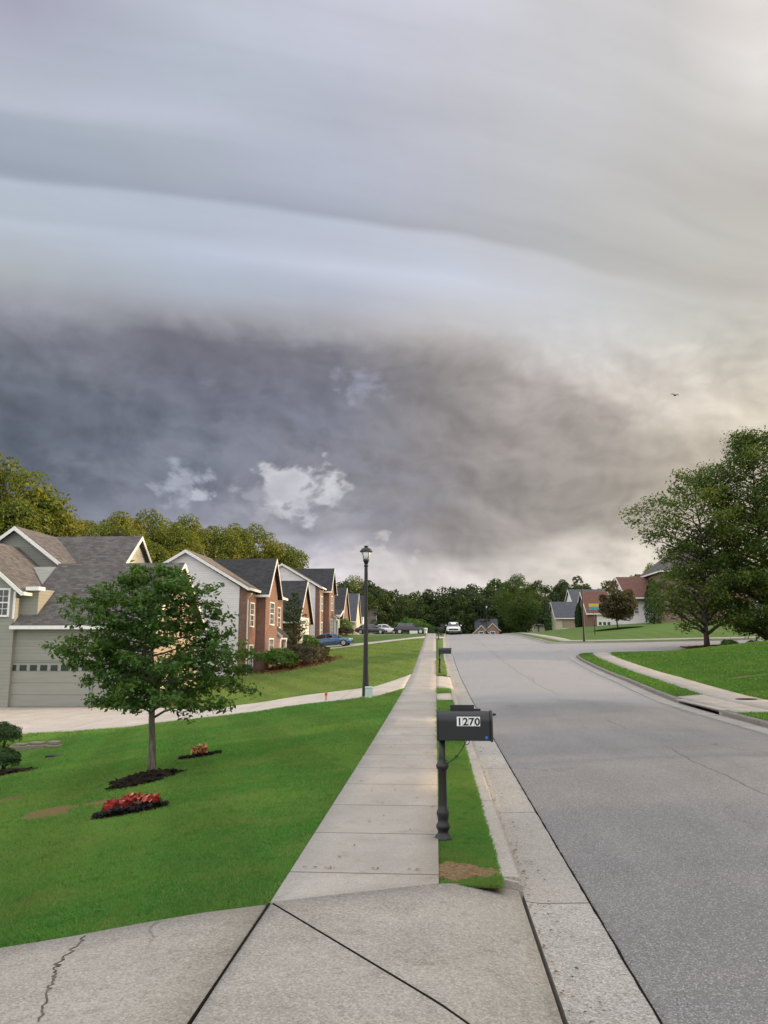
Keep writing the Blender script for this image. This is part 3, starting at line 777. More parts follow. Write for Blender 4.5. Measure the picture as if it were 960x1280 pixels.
def branchy_tree(name, loc, H, base, prof_w, nb, leaf, per, twig, mat, bark, seed, label=None, cat='tree', trunk_r=.05, lean=(0, 0), up=.25, droop=.15, group=None, drop_tip=.0, spread=1.0, tiers=0, stem_top=.96, cl=0.0, low=.55, tz=(-.2, .35)):
    """trunk with real limbs and twigs, leaves gathered along the twigs; prof_w: (height fraction, crown half-width) pairs"""
    rng = np.random.default_rng(seed); R = random.Random(seed)
    root = empty(name, loc, 0, label, cat, group)
    tb = MB(); P = []; Nn = []
    tpts = [Vector((0, 0, -.15))]
    for k in range(1, 13):
        f = k / 12; tpts.append(Vector((lean[0] * f * H + R.uniform(-.012, .012) * H * f, lean[1] * f * H + R.uniform(-.012, .012) * H * f, f * H * stem_top)))
    tr = [trunk_r * 1.35] + [trunk_r * (1 - .88 * (k / 12) ** 1.05) for k in range(1, 13)]
    tb.tube(tpts, tr, 10)
    def tp(h):
        f = max(0, min(1, h / (H * stem_top))) * 12; i = min(12, int(f)); j = min(12, i + 1)
        return tpts[i].lerp(tpts[j], f - i), tr[i] * (1 - (f - i)) + tr[j] * (f - i)
    hf = [p[0] for p in prof_w]; wf = [p[1] for p in prof_w]
    for i in range(nb):
        f = (i + R.uniform(.1, .9)) / nb
        if tiers: f = (round(f * tiers) + R.gauss(0, .16)) / tiers
        f = max(.0, min(.985, f))
        h = base + (H - base) * f
        L = float(np.interp(f, hf, wf)) * (R.uniform(.72, 1.12) if not cl else R.uniform(.58, 1.2))
        az = i * 2.399963 + R.uniform(-.5, .5)
        p0, r0 = tp(max(base * .8, h - L * up * low))
        d = Vector((math.cos(az), math.sin(az), 0))
        nseg = 6; pts = [p0]
        side = Vector((-d.y, d.x, 0)) * R.uniform(-.25, .25)
        for k in range(1, nseg + 1):
            t = k / nseg
            pts.append(p0 + (d + side * t * t) * L * t * spread + Vector((0, 0, L * (up * t * 1.6 - (droop + up * .6) * t * t + R.uniform(-.03, .03)))))
        br = max(.006, min(r0 * .75, .035 * L * trunk_r / .05 * .35))
        tb.tube(pts, [br * (1 - .85 * k / nseg) + .002 for k in range(nseg + 1)], 5)
        nt = max(3, int(L * twig))
        for j in range(nt):
            t = .22 + .78 * (j + R.random()) / nt
            ii = min(nseg - 1, int(t * nseg)); q = pts[ii].lerp(pts[ii + 1], t * nseg - ii)
            ta = az + (1 if j % 2 else -1) * R.uniform(.35, 1.15)
            tl = L * R.uniform(.18, .42) * (1.1 - .55 * t)
            td = Vector((math.cos(ta), math.sin(ta), R.uniform(*tz)))
            e = q + td * tl - Vector((0, 0, drop_tip * tl))
            tb.tube([q, q.lerp(e, .55) + Vector((0, 0, .05 * tl)), e], [max(.003, br * .35), max(.0025, br * .22), .002], 4)
            for c in range(per):
                w = R.random() ** .7
                pp = q.lerp(e, .15 + .95 * w)
                P.append((pp.x, pp.y, pp.z)); Nn.append((td.x * .3, td.y * .3, 1.0))
    P = np.array(P); P = P + rng.normal(0, 1, P.shape) * (np.array([.55, .55, .38]) * leaf if not cl else np.array([cl, cl, cl * .75]))
    v, q = leaves(P, np.array(Nn), leaf, rng, .5, .55 if not cl else .8)
    np_mesh('crown', v, q, mat, root); tb.build('trunk', bark, root, True)
    return root

def lobed_crown(H, base, R_, nl, nleaf, leaf, seed, flat=1.0, top_bias=0.0):
    """crown of many leafy lobes of different sizes, leaves over each lobe's outside, gaps between"""
    rng = np.random.default_rng(seed)
    C = []; rr = []
    k = 0
    while len(C) < nl:
        a = rng.uniform(0, 2 * PI); z = rng.uniform(-1, 1); r = math.sqrt(max(0, 1 - z * z)) * rng.uniform(.55, 1.0)
        z *= rng.uniform(.75, 1.0)
        w = 1.0 if z > -.2 else (1 - .25 * (-z - .2))
        C.append((r * math.cos(a) * R_ * .78 * w, r * math.sin(a) * R_ * .78 * w, base + (H - base) * (.5 + .40 * z)))
        rr.append(R_ * rng.uniform(.15, .36))
    C = np.array(C); rr = np.array(rr)
    pr = rr ** 2; pr /= pr.sum(); idx = rng.choice(nl, nleaf, p=pr)
    d = rng.normal(0, 1, (nleaf, 3)); d[:, 2] = d[:, 2] + .35; d /= np.linalg.norm(d, axis=1, keepdims=True)
    rad = rr[idx] * (rng.uniform(.45, 1.06, nleaf) ** .5)
    P = C[idx] + d * rad[:, None] * np.array([1, 1, .82])
    return leaves(P, d + np.array([0, 0, .25]), leaf, rng, .62, .5)

def lobed_tree(name, loc, H, base, R_, nl, nleaf, leaf, mat, bark, seed, label=None, group=None, tr=.2, cat='tree', rz=0):
    root = empty(name, loc, rz, label, cat, group)
    v, q = lobed_crown(H, base, R_, nl, nleaf, leaf, seed)
    np_mesh('crown', v, q, mat, root)
    R = random.Random(seed); t = MB()
    t.tube([(0, 0, -.5), (R.uniform(-.2, .2), R.uniform(-.2, .2), base), (R.uniform(-.4, .4), R.uniform(-.4, .4), H * .8)], [tr, tr * .8, tr * .2], 8)
    for i in range(7):
        a = R.uniform(0, 6.28); z = base + (H - base) * R.uniform(0, .45)
        t.tube([(0, 0, z), (math.cos(a) * R_ * .35, math.sin(a) * R_ * .35, z + R_ * .3), (math.cos(a) * R_ * .7, math.sin(a) * R_ * .7, z + R_ * .6)], [tr * .45, tr * .25, tr * .08], 5)
    t.build('trunk', bark, root, True)
    return root

def shrub(name, loc, rx, ry, h, nleaf, leaf, mat, seed, label=None, group=None, rz=0, boxy=2.0, cat='shrub', base=.05, rough=.12):
    """a clipped or loose shrub: leaves through a rounded volume round a few stems"""
    rng = np.random.default_rng(seed); root = empty(name, loc, rz, label, cat, group)
    d = rng.normal(0, 1, (nleaf, 3)); d[:, 2] = np.abs(d[:, 2]) * 1.1 - .25; d /= np.linalg.norm(d, axis=1, keepdims=True)
    e = 2.0 / boxy
    sd = np.sign(d) * np.abs(d) ** e; sd /= (np.abs(sd) ** boxy).sum(1, keepdims=True) ** (1 / boxy) * 1.0
    bump = 1 + rough * np.sin(d[:, 0] * 7 + seed) * np.cos(d[:, 1] * 6 + 1.3 * seed) + rough * .6 * np.sin(d[:, 2] * 11 + d[:, 0] * 5)
    rad = (rng.uniform(.35, 1.0, nleaf) ** .35) * bump
    P = sd * rad[:, None] * np.array([rx, ry, h * .55]); P[:, 2] += h * .45
    P[:, 2] = np.maximum(P[:, 2], base)
    v, q = leaves(P, d + np.array([0, 0, .3]), leaf, rng, .6, .55)
    np_mesh('foliage', v, q, mat, root)
    t = MB(); R = random.Random(seed)
    for i in range(6):
        a = R.uniform(0, 6.28); t.tube([(0.1 * rx * math.cos(a), .1 * ry * math.sin(a), -.15), (.3 * rx * math.cos(a), .3 * ry * math.sin(a), h * .35), (.6 * rx * math.cos(a), .6 * ry * math.sin(a), h * .75)], [.02, .014, .005], 5)
    t.build('stem', 'bark_d', root, True)
    return root

def column_conifer(name, loc, h, r, nleaf, leaf, seed, label, group=None):
    rng = np.random.default_rng(seed); root = empty(name, loc, 0, label, 'evergreen', group)
    z = rng.uniform(0, 1, nleaf) ** .9; a = rng.uniform(0, 2 * PI, nleaf)
    w = np.interp(z, [0, .08, .35, .7, .92, 1], [.72, .92, 1, .78, .35, .04]) * (1 + .10 * np.sin(a * 5 + z * 21) + .06 * np.sin(a * 3 - z * 40))
    rad = w * r * rng.uniform(.55, 1.0, nleaf) ** .4
    P = np.stack([rad * np.cos(a), rad * np.sin(a), z * h + .05], 1)
    v, q = leaves(P, np.stack([np.cos(a), np.sin(a), np.full(nleaf, .6)], 1), leaf, rng, .5, .4)
    np_mesh('foliage', v, q, 'leaf_con', root)
    t = MB(); t.tube([(0, 0, -.3), (0, 0, h * .9)], [.10, .02], 6); t.build('trunk', 'bark_d', root, True)
    return root

# ---- the young oak on the near lawn
p = at(190, 966)
OAK = p.copy()
OS = p.length / 11.0
dO = math.hypot(p.x, p.y)
hO = (EYE + math.tan(azel(190, 706)[1]) * dO) - p.z
wpx = dO / 930.0
branchy_tree('oak_tree', p, hO, hO * .31, [(0, 74 * wpx), (.06, 92 * wpx), (.18, 104 * wpx), (.33, 112 * wpx), (.45, 88 * wpx), (.62, 80 * wpx), (.75, 76 * wpx), (.88, 52 * wpx), (1, 20 * wpx)],
             70, .085 * dO / 13, 33, 8.0, 'leaf_oak', 'bark', 12,
             'young oak with layered leafy branches standing in the mulch ring on the near lawn', trunk_r=.062 * dO / 13, up=.30, droop=.14, drop_tip=.05, cl=.058 * dO / 13, lean=(-.045, 0), tz=(-.35, .55))
patch('mulch_bed', at(186, 973), .52, .36, 'mulch', 21, .02, 0.35, dome=.07, kind='structure', jag=.12)
patch('mulch_bed', at(170, 981), .42, .20, 'mulch', 22, .02, 0.75, dome=.04, kind='structure', jag=.12)

# ---- flower beds on the lawn
def flower_bed(px, py, w, dpt, rz, seed, label, red=True):
    c = at(px, py); root = empty('flower_bed', c, 0, label, 'flower bed')
    rng = np.random.default_rng(seed)
    def gz(P):
        X = P[:, 0] + c.x; Y = P[:, 1] + c.y; return T(X, Y) - c.z
    cr, sr = math.cos(rz), math.sin(rz)
    def place(n, lo, hi, h0, h1, xr=(-1, 1)):
        u = rng.uniform(*xr, n); s = rng.uniform(lo, hi, n)
        x = u * w / 2; y = s * dpt / 2 * np.sqrt(np.maximum(.15, 1 - u * u))
        P = np.stack([x * cr - y * sr, x * sr + y * cr, np.zeros(n)], 1); P[:, 2] = gz(P) + rng.uniform(h0, h1, n) * (1 - .35 * np.abs(u)); return P
    P = np.concatenate([place(520, -1.0, -.45, .01, .10 if red else .07), place(160, -1, 1, .01, .07, (-1.08, -.8)), place(160, -1, 1, .01, .07, (.8, 1.08)), place(200, -.6, 1, .0, .06)])
    v, q = leaves(P, np.tile([0, -.4, 1.0], (len(P), 1)), .07, rng, .5, .7); np_mesh('dark_edging', v, q, 'fl_black', root)
    if red:
        P = place(420, -.7, .9, .03, .20, (-.80, .86)); v, q = leaves(P, np.tile([0, -.5, .8], (len(P), 1)), .075, rng, .6, .6); np_mesh('red_flowers', v, q, 'fl_red', root)
        P = place(170, -.8, .9, .02, .15, (-.85, .9)); v, q = leaves(P, np.tile([0, -.5, .8], (len(P), 1)), .08, rng, .5, .7); np_mesh('green_leaves', v, q, 'leaf_plum', root)
        P = place(60, -.7, .6, .10, .22, (-.3, .75)); v, q = leaves(P, np.tile([0, -.5, .8], (len(P), 1)), .065, rng, .7, .6); np_mesh('pink_flowers', v, q, 'fl_pink', root)
    else:
        P = place(95, -.8, .9, .06, .24, (-.46, .36)); v, q = leaves(P, np.tile([0, -.5, .8], (len(P), 1)), .048, rng, .7, .7); np_mesh('gold_flowers', v, q, 'fl_gold', root)
        P = place(110, -.6, .9, .04, .20, (-.40, .34)); v, q = leaves(P, np.tile([0, -.5, .8], (len(P), 1)), .06, rng, .6, .6); np_mesh('red_flowers', v, q, 'fl_red', root)
    return c
flower_bed(163, 1016, .78, .34, .34, 31, 'bed of red and pink flowers with dark edging below the oak')
flower_bed(250, 946, .70, .34, .30, 33, 'small bed of gold flowers with black edging beyond the oak', False)

# ---- boxwoods, edging stones and drain at the left border of the lawn
b1 = at(1, 938); b2 = at(6, 964)
shrub('boxwood', b1 + Vector((-.15, .25, 0)), .50, .5, .74, 5200, .05, 'leaf_con', 41, 'taller clipped round boxwood beside the stone edging')
shrub('boxwood', b2 + Vector((-.1, 0, 0)), .40, .40, .48, 4200, .05, 'leaf_con', 42, 'small low round boxwood in front of the taller one')
patch('mulch_bed', at(2, 969), .62, .34, 'mulch', 43, .02, .2, dome=.05, jag=.1)
def stones():
    for i, (px, py, w, h, lab) in enumerate([(24, 938, .46, .13, 'dark stone edging block next to the boxwoods'), (45, 936.5, .50, .12, 'middle stone edging block of the low row'), (66, 934.5, .42, .08, 'smallest stone edging block at the open end of the row')]):
        c = at(px, py); R = random.Random(i); m = MB(); m.box(-w / 2, w / 2, -.14, .14, -.12, h)
        o = m.build('edging_stone', 'stone', None, False, .02); o.location = c; o.rotation_euler = (0, R.uniform(-.03, .03), R.uniform(-.1, .1) + .05); tag(o, lab, 'stone', 'stones edging the bed')
        m = MB(); m.box(-w / 2 + .05, w / 2 - .09, -.10, .15, 0, .045 + .02 * i)
        o2 = m.build('cap_stone', 'stone', None, False, .015); o2.location = c + Vector((.03, .02, h + .002)); tag(o2, lab.replace('edging block', 'cap laid on the edging block'), 'stone', 'stones edging the bed')
stones()
c = at(72, 946); m = MB(); m.box(-.26, .26, -.11, .11, -.05, .045)
o = m.build('drain_cover', 'black_post', None, False, .012); o.location = c; o.rotation_euler = (0, 0, .1); tag(o, 'flat black drain cover lying in the lawn near the stones', 'drain cover')

# ---- trees by the side street
def tree_at(px, py_base, py_top):
    p = at(px, py_base); d = math.hypot(p.x, p.y); return p, d, EYE + math.tan(azel(px, py_top)[1]) * d - p.z
p, d, h = tree_at(884, 809, 592); k = d / 950
branchy_tree('street_tree', p, h, h * .09, [(0, 46 * k), (.1, 68 * k), (.25, 64 * k), (.40, 50 * k), (.55, 66 * k), (.72, 72 * k), (.86, 46 * k), (1, 18 * k)],
             58, .23, 56, 1.7, 'leaf_light', 'bark_d', 51, 'spreading green tree with open crown at the corner of the side street', trunk_r=.17, up=.40, droop=.06, cl=.30, tz=(-.2, .7))
p2 = p + Vector((4.3, .2, 0)); p2.z = float(T(p2.x, p2.y))
h2 = EYE + math.tan(azel(945, 540)[1]) * math.hypot(p2.x, p2.y) - p2.z
branchy_tree('street_tree', p2, h2, h2 * .04, [(0, 60 * k), (.12, 74 * k), (.4, 78 * k), (.6, 66 * k), (.78, 52 * k), (.92, 34 * k), (1, 14 * k)],
             120, .23, 60, 1.9, 'leaf_dark', 'bark_d', 52, 'taller dense tree with low branches to the right of the open crowned one', trunk_r=.2, up=.36, droop=.06, cl=.33, tz=(-.2, .7))
# mulch and low plants beneath them
patch('mulch_bed', (p.x + 2.0, p.y - .6, 0), 3.6, 1.5, 'redmulch', 61, .03, -.12, dome=.12)
for i, (dx, dy, hh, mt, lab) in enumerate([(1.2, -.9, .55, 'leaf_bright', 'bright low shrub at the foot of the two street trees'), (2.7, -1.5, .5, 'leaf_plum', 'dark low shrub in the mulch below the taller street tree'), (3.6, -1.9, .6, 'leaf_con', 'green low shrub at the outer end of the mulch bed')]):
    q = Vector((p.x + dx, p.y + dy, 0)); q.z = float(T(q.x, q.y)); shrub('shrub', q, .6, .5, hh, 900, .10, mt, 62 + i, lab, 'low shrubs below the street trees')

# ---- copper tree on the island lawn, its mulch ring, the column evergreens
p, d, h = tree_at(773, 786, 724); k = d / 950
COP = p
ct = lobed_tree('copper_tree', p, h, h * .08, 28 * k, 40, 10500, .20, 'leaf_red', 'bark_d', 71, 'round reddish tree in a mulch ring on the far corner lawn', None, .1)
patch('mulch_bed', p, 2.3, 1.3, 'mulch', 72, .03, 0, dome=.06, jag=.08)
for px, pb, pt, Y, w, lab in [(815, 781, 724, 88, 11, 'tall column evergreen beside the brown roofed white house'), (722.5, 782, 755, 118, 4.5, 'narrow column evergreen between the slate roof and red roof garages'), (684.5, 787, 760, 124, 4.5, 'narrow column evergreen at the open side of the slate roofed garage')]:
    X, zt = dist(px, Y, pt); z0 = float(T(X, Y)); dd = math.hypot(X, Y)
    column_conifer('column_evergreen', (X, Y, z0), zt - z0, w * dd / 950, 3800, .20 if Y < 100 else .26, int(px), lab, 'column evergreens by the far houses')

# ---- planting in front of the second house
def on(X, Y): return Vector((X, Y, float(T(X, Y))))
patch('mulch_bed', on(-9.9, 56.5), 2.6, 6.3, 'redmulch', 81, .03, -.12, dome=.1, jag=.1)
s1 = at(331, 840); 
shrub('hedge_shrub', on(-10.75, 53.4), 1.15, 1.5, 1.45, 5200, .13, 'leaf_bright', 82, 'bright green rounded shrub in front of the first brick house', boxy=2.6)
shrub('hedge_shrub', on(-9.35, 56.2), 1.2, 3.2, 1.42, 8200, .13, 'leaf_plum', 83, 'dark plum clipped hedge next to the bright green shrub', boxy=3.2, rz=-.12)
shrub('shrub', on(-12.3, 49.6), .45, .45, .75, 900, .10, 'leaf_con', 84, 'dark low shrub at the corner of the first brick house below the downspout')
# loose upright tree between the two houses
X, zt = dist(368, 66.5, 741); z0 = float(T(X, 66.5))
branchy_tree('holly_tree', (X, 66.5, z0), zt - z0, .5, [(0, .9), (.2, 1.45), (.5, 1.4), (.75, .9), (1, .25)], 60, .17, 10, 7, 'leaf_con', 'bark_d', 85, 'upright dark evergreen tree between the first two brick houses', trunk_r=.09, up=.7, droop=.1)
shrub('shrub', on(-12.6, 74.5), 1.3, 1.1, 1.7, 2600, .16, 'leaf_bright', 86, 'bright round shrub behind the tail of the blue car')
shrub('shrub', on(-11.6, 71.5), .9, .9, .7, 900, .12, 'leaf_plum', 87, 'low dark shrub at the edge of the mulch in front of the blue car')
for i, (px, pb, Y, rx, hh, mt, lab) in enumerate([(396, 795, 90, 1.3, 1.5, 'leaf_plum', 'dark shrub against the second brick house beyond the blue car'), (405, 795, 93, .9, 1.2, 'leaf_con', 'small dark round shrub beside the second brick house porch'),
        (411, 793, 97, .9, 1.1, 'leaf_con', 'dark round shrub second from the bright one by the porches'), (426, 791, 103, 1.6, 2.4, 'leaf_bright', 'large bright shrub in front of the cream gabled house'), (431, 794, 99, 1.2, 1.2, 'leaf_plum', 'low dark shrub below the large bright one'),
        (515, 788, 128, 3.2, 3.6, 'leaf_bright', 'big bright green bush behind the black parked car'), (540, 788, 126, 2.0, 2.0, 'leaf_con', 'darker bush between the big bright bush and the white car'), (497, 790, 131, 2.2, 2.6, 'leaf_con', 'dark bush at the tail of the black parked car')]):
    X, _ = dist(px, Y); shrub('shrub', on(X, Y), rx, rx, hh, 2200, .2 if Y < 110 else .3, mt, 90 + i, lab, 'shrubs by the far front gardens')

# ---- the wood behind the left-hand houses, the wood beyond the crest
protos = {}
def proto(kind):
    if kind in protos: return None
    return kind
WOOD = [('a', 16, 2.0, 5.2, 74, 15000, .29, 201), ('b', 16, 2.5, 4.4, 66, 13000, .29, 202), ('c', 16, 1.5, 6.0, 84, 17000, .30, 203)]
FAR = [('a', 16, 1.0, 4.6, 44, 4200, .50, 211), ('b', 16, 1.5, 5.6, 54, 4800, .52, 212), ('c', 18, 1.0, 4.0, 44, 4200, .50, 213)]
def plant(lst, px, top, Y, kinds, mat, name, label, group, ws=1.0, rng=random.Random(99), R0=None):
    k, H0, base, R_, nl, nf, lf, sd = lst[kinds]
    X, zt = dist(px, Y, top); z0 = float(T(X, Y)); H = zt - z0
    key = (id(lst), kinds, mat)
    s = H / H0
    sx = s * ws * rng.uniform(.9, 1.15)
    if key not in protos:
        protos[key] = lobed_tree(name, (X, Y, z0), H0, base, R_, nl, nf, lf, mat, 'bark_d', sd, label, group, .22)
        protos[key].scale = (sx, sx, s); protos[key].rotation_euler = (0, 0, rng.uniform(0, 6.28)); return protos[key]
    return dup(protos[key], (X, Y, z0), rng.uniform(0, 6.28), (sx, sx, s), label, group)
G1 = 'trees of the wood behind the houses on the grey-green house side'
L1 = 'tall green tree catching yellow light in the wood behind the houses'
i = 0
for px, top, Y in [(-95, 530, 58), (-40, 545, 60), (8, 562, 62), (52, 596, 64), (28, 610, 58), (84, 634, 68), (118, 630, 76), (150, 632, 84), (186, 634, 88), (214, 634, 92), (160, 650, 78), (240, 642, 98), (268, 640, 102),
                   (296, 648, 106), (322, 652, 110), (350, 664, 114), (362, 682, 112), (230, 660, 90), (306, 668, 108), (-70, 600, 54), (-10, 618, 56), (335, 690, 118), (190, 668, 82)]:
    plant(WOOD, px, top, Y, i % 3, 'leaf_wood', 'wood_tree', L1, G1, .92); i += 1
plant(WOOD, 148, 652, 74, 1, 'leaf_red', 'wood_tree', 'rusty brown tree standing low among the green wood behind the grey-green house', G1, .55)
G2 = 'trees of the dark wood beyond the crest of the road'
L2 = 'dark green tree in the wood beyond the crest of the road'
rr = random.Random(5)
tops = [(372, 722), (440, 722), (470, 724), (500, 734), (530, 730), (560, 729), (590, 723), (620, 722), (650, 727), (680, 722), (700, 718), (722, 719), (745, 723), (765, 724), (785, 712), (800, 706), (830, 700), (900, 700), (1010, 690)]
for row, (Y0, dt, n) in enumerate([(178, 10, 26), (205, 2, 26), (235, -1, 24)]):
    for j in range(n):
        px = 430 + (j + rr.uniform(-.35, .35)) * (640 / n)
        top = float(np.interp(px, [a for a, _ in tops], [b for _, b in tops])) + dt + rr.uniform(-5, 7)
        plant(FAR, px, top, Y0 + rr.uniform(-8, 8), rr.randrange(3), 'leaf_far', 'far_tree', L2, G2, .95, rr)
# undergrowth under the far wood
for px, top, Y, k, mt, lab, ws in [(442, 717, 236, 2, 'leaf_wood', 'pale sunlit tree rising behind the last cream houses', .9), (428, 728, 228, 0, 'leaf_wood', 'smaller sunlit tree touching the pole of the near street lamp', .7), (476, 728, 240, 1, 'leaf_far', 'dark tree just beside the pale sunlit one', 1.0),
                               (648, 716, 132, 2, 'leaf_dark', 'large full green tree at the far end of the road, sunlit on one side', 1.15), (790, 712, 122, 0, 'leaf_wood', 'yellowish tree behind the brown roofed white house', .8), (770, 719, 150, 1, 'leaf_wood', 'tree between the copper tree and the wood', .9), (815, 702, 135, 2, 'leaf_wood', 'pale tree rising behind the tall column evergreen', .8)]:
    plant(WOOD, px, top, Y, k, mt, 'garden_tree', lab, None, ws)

# OFFSIDE: unseen trees added right of the road, to keep the low sun off it
for X, Y, H_, k_ in [(19.5, 25.5, 11, 2), (20, 17, 12.5, 0), (19, 9, 12, 1), (20.5, .5, 13, 2), (20, -8, 12, 0), (27, 21, 12, 1), (27, 13, 13, 0), (27, 5, 13, 2), (27, -4, 12, 1), (28, 30, 11, 0)]:
    kk, H0, base, R_, nl, nf, lf, sd = WOOD[k_]
    z0 = float(T(X, Y)); s_ = H_ / H0
    key = (id(WOOD), k_, 'leaf_dark')
    lab = 'unseen green tree added beyond the right-hand sidewalk to shade the road'
    if key not in protos:
        protos[key] = lobed_tree('unseen_shade_tree', (X, Y, z0), H0, base, R_, nl, nf, lf, 'leaf_dark', 'bark_d', sd + 50, lab, 'unseen trees added to shade the road', .22); protos[key].scale = (s_ * 1.2, s_ * 1.2, s_)
    else:
        o_ = dup(protos[key], (X, Y, z0), 1.0 + Y, (s_ * 1.2, s_ * 1.2, s_), lab, 'unseen trees added to shade the road'); o_.name = 'unseen_shade_tree'
# ------------------------------------------------------------------ houses
def walls(mb, x0, x1, y0, y1, z0, ze, zr, axis):
    """closed wall body with gable ends; ridge along 'x' or 'y'"""
    if axis == 'y':
        xm = (x0 + x1) / 2; mb.prism([(x0, y0, z0), (x1, y0, z0), (x1, y0, ze), (xm, y0, zr), (x0, y0, ze)], (0, y1 - y0, 0))
    else:
        ym = (y0 + y1) / 2; mb.prism([(x0, y0, z0), (x0, y1, z0), (x0, y1, ze), (x0, ym, zr), (x0, y0, ze)], (x1 - x0, 0, 0))
def roof(mb, fb, x0, x1, y0, y1, ze, zr, axis, o=.35, t=.13, e0=True, e1=True, go=.28, mid=None):
    """pitched roof slab with overhangs; fb gets the rake boards and eave boards"""
    if axis == 'y':
        a0, a1, b0, b1 = x0, x1, y0, y1
    else:
        a0, a1, b0, b1 = y0, y1, x0, x1
    am = (a0 + a1) / 2; s = (zr - ze) / (am - a0); g = .004
    def P(a, b, z): return (a, b, z) if axis == 'y' else (b, a, z)
    c0 = b0 - (go if e0 else 0); c1 = b1 + (go if e1 else 0)
    sec = [(a0 - o, ze - o * s + g), (am, zr + g), (a1 + o, ze - o * s + g), (a1 + o, ze - o * s + g + t * 1.2), (am, zr + g + t * 1.25), (a0 - o, ze - o * s + g + t * 1.2)]
    d = (0, c1 - c0, 0) if axis == 'y' else (c1 - c0, 0, 0)
    mb.prism([P(a, c0, z) for a, z in sec], d)
    if fb is not None:
        k = .08
        sf = [(a0 - o, ze - o * s - k), (am, zr - k), (a1 + o, ze - o * s - k), (a1 + o, ze - o * s + t * 1.0), (am, zr + t * 1.05), (a0 - o, ze - o * s + t * 1.0)]
        for on_, c, w in ((e0, c0 - .045, .042), (e1, c1 + .003, .042)):
            if on_: fb.prism([P(a, c, z) for a, z in sf], (0, w, 0) if axis == 'y' else (w, 0, 0))
        for a, sg in ((a0 - o, -1), (a1 + o, 1)):
            z = ze - o * s
            lo, hi = (a - .12, a - .003) if sg < 0 else (a + .003, a + .12)
            if axis == 'y': fb.box(lo, hi, c0, c1, z - .05, z + .115)
            else: fb.box(c0, c1, lo, hi, z - .05, z + .115)
def window(parent, face, c, w, h, z, rows=2, trim='trim', proud=.05, cols=2):
    """sash window on the face '+x','-y','+y','-x'; c = (fixed coordinate, centre along the wall), z = sill height"""
    pl, u = c
    sg = 1 if face[0] == '+' else -1
    def B(m, u0, u1, d0, d1, z0, z1):
        lo, hi = sorted((pl + sg * d0, pl + sg * d1))
        if face[1] == 'x': m.box(lo, hi, u0, u1, z0, z1)
        else: m.box(u0, u1, lo, hi, z0, z1)
    f = MB(); k = .09
    B(f, u - w / 2 - k, u - w / 2, -.04, proud, z - k, z + h + k); B(f, u + w / 2, u + w / 2 + k, -.04, proud, z - k, z + h + k)
    B(f, u - w / 2, u + w / 2, -.04, proud, z + h, z + h + k); B(f, u - w / 2 - .03, u + w / 2 + .03, -.04, proud + .035, z - k, z - .001)
    B(f, u - w / 2, u + w / 2, -.04, proud - .012, z + h / 2 - .03, z + h / 2 + .03)
    for i in range(1, cols):
        q = u - w / 2 + w * i / cols
        B(f, q - .012, q + .012, -.03, proud - .022, z, z + h / 2 - .031); B(f, q - .012, q + .012, -.03, proud - .022, z + h / 2 + .031, z + h)
    for zz in (z + h * .25, z + h * .75):
        B(f, u - w / 2, u + w / 2, -.03, proud - .026, zz - .011, zz + .011)
    fo = f.build('window', trim, parent)
    p = MB(); B(p, u - w / 2, u + w / 2, -.035, .012, z, z + h); p.build('pane', 'glass', fo)
    return fo

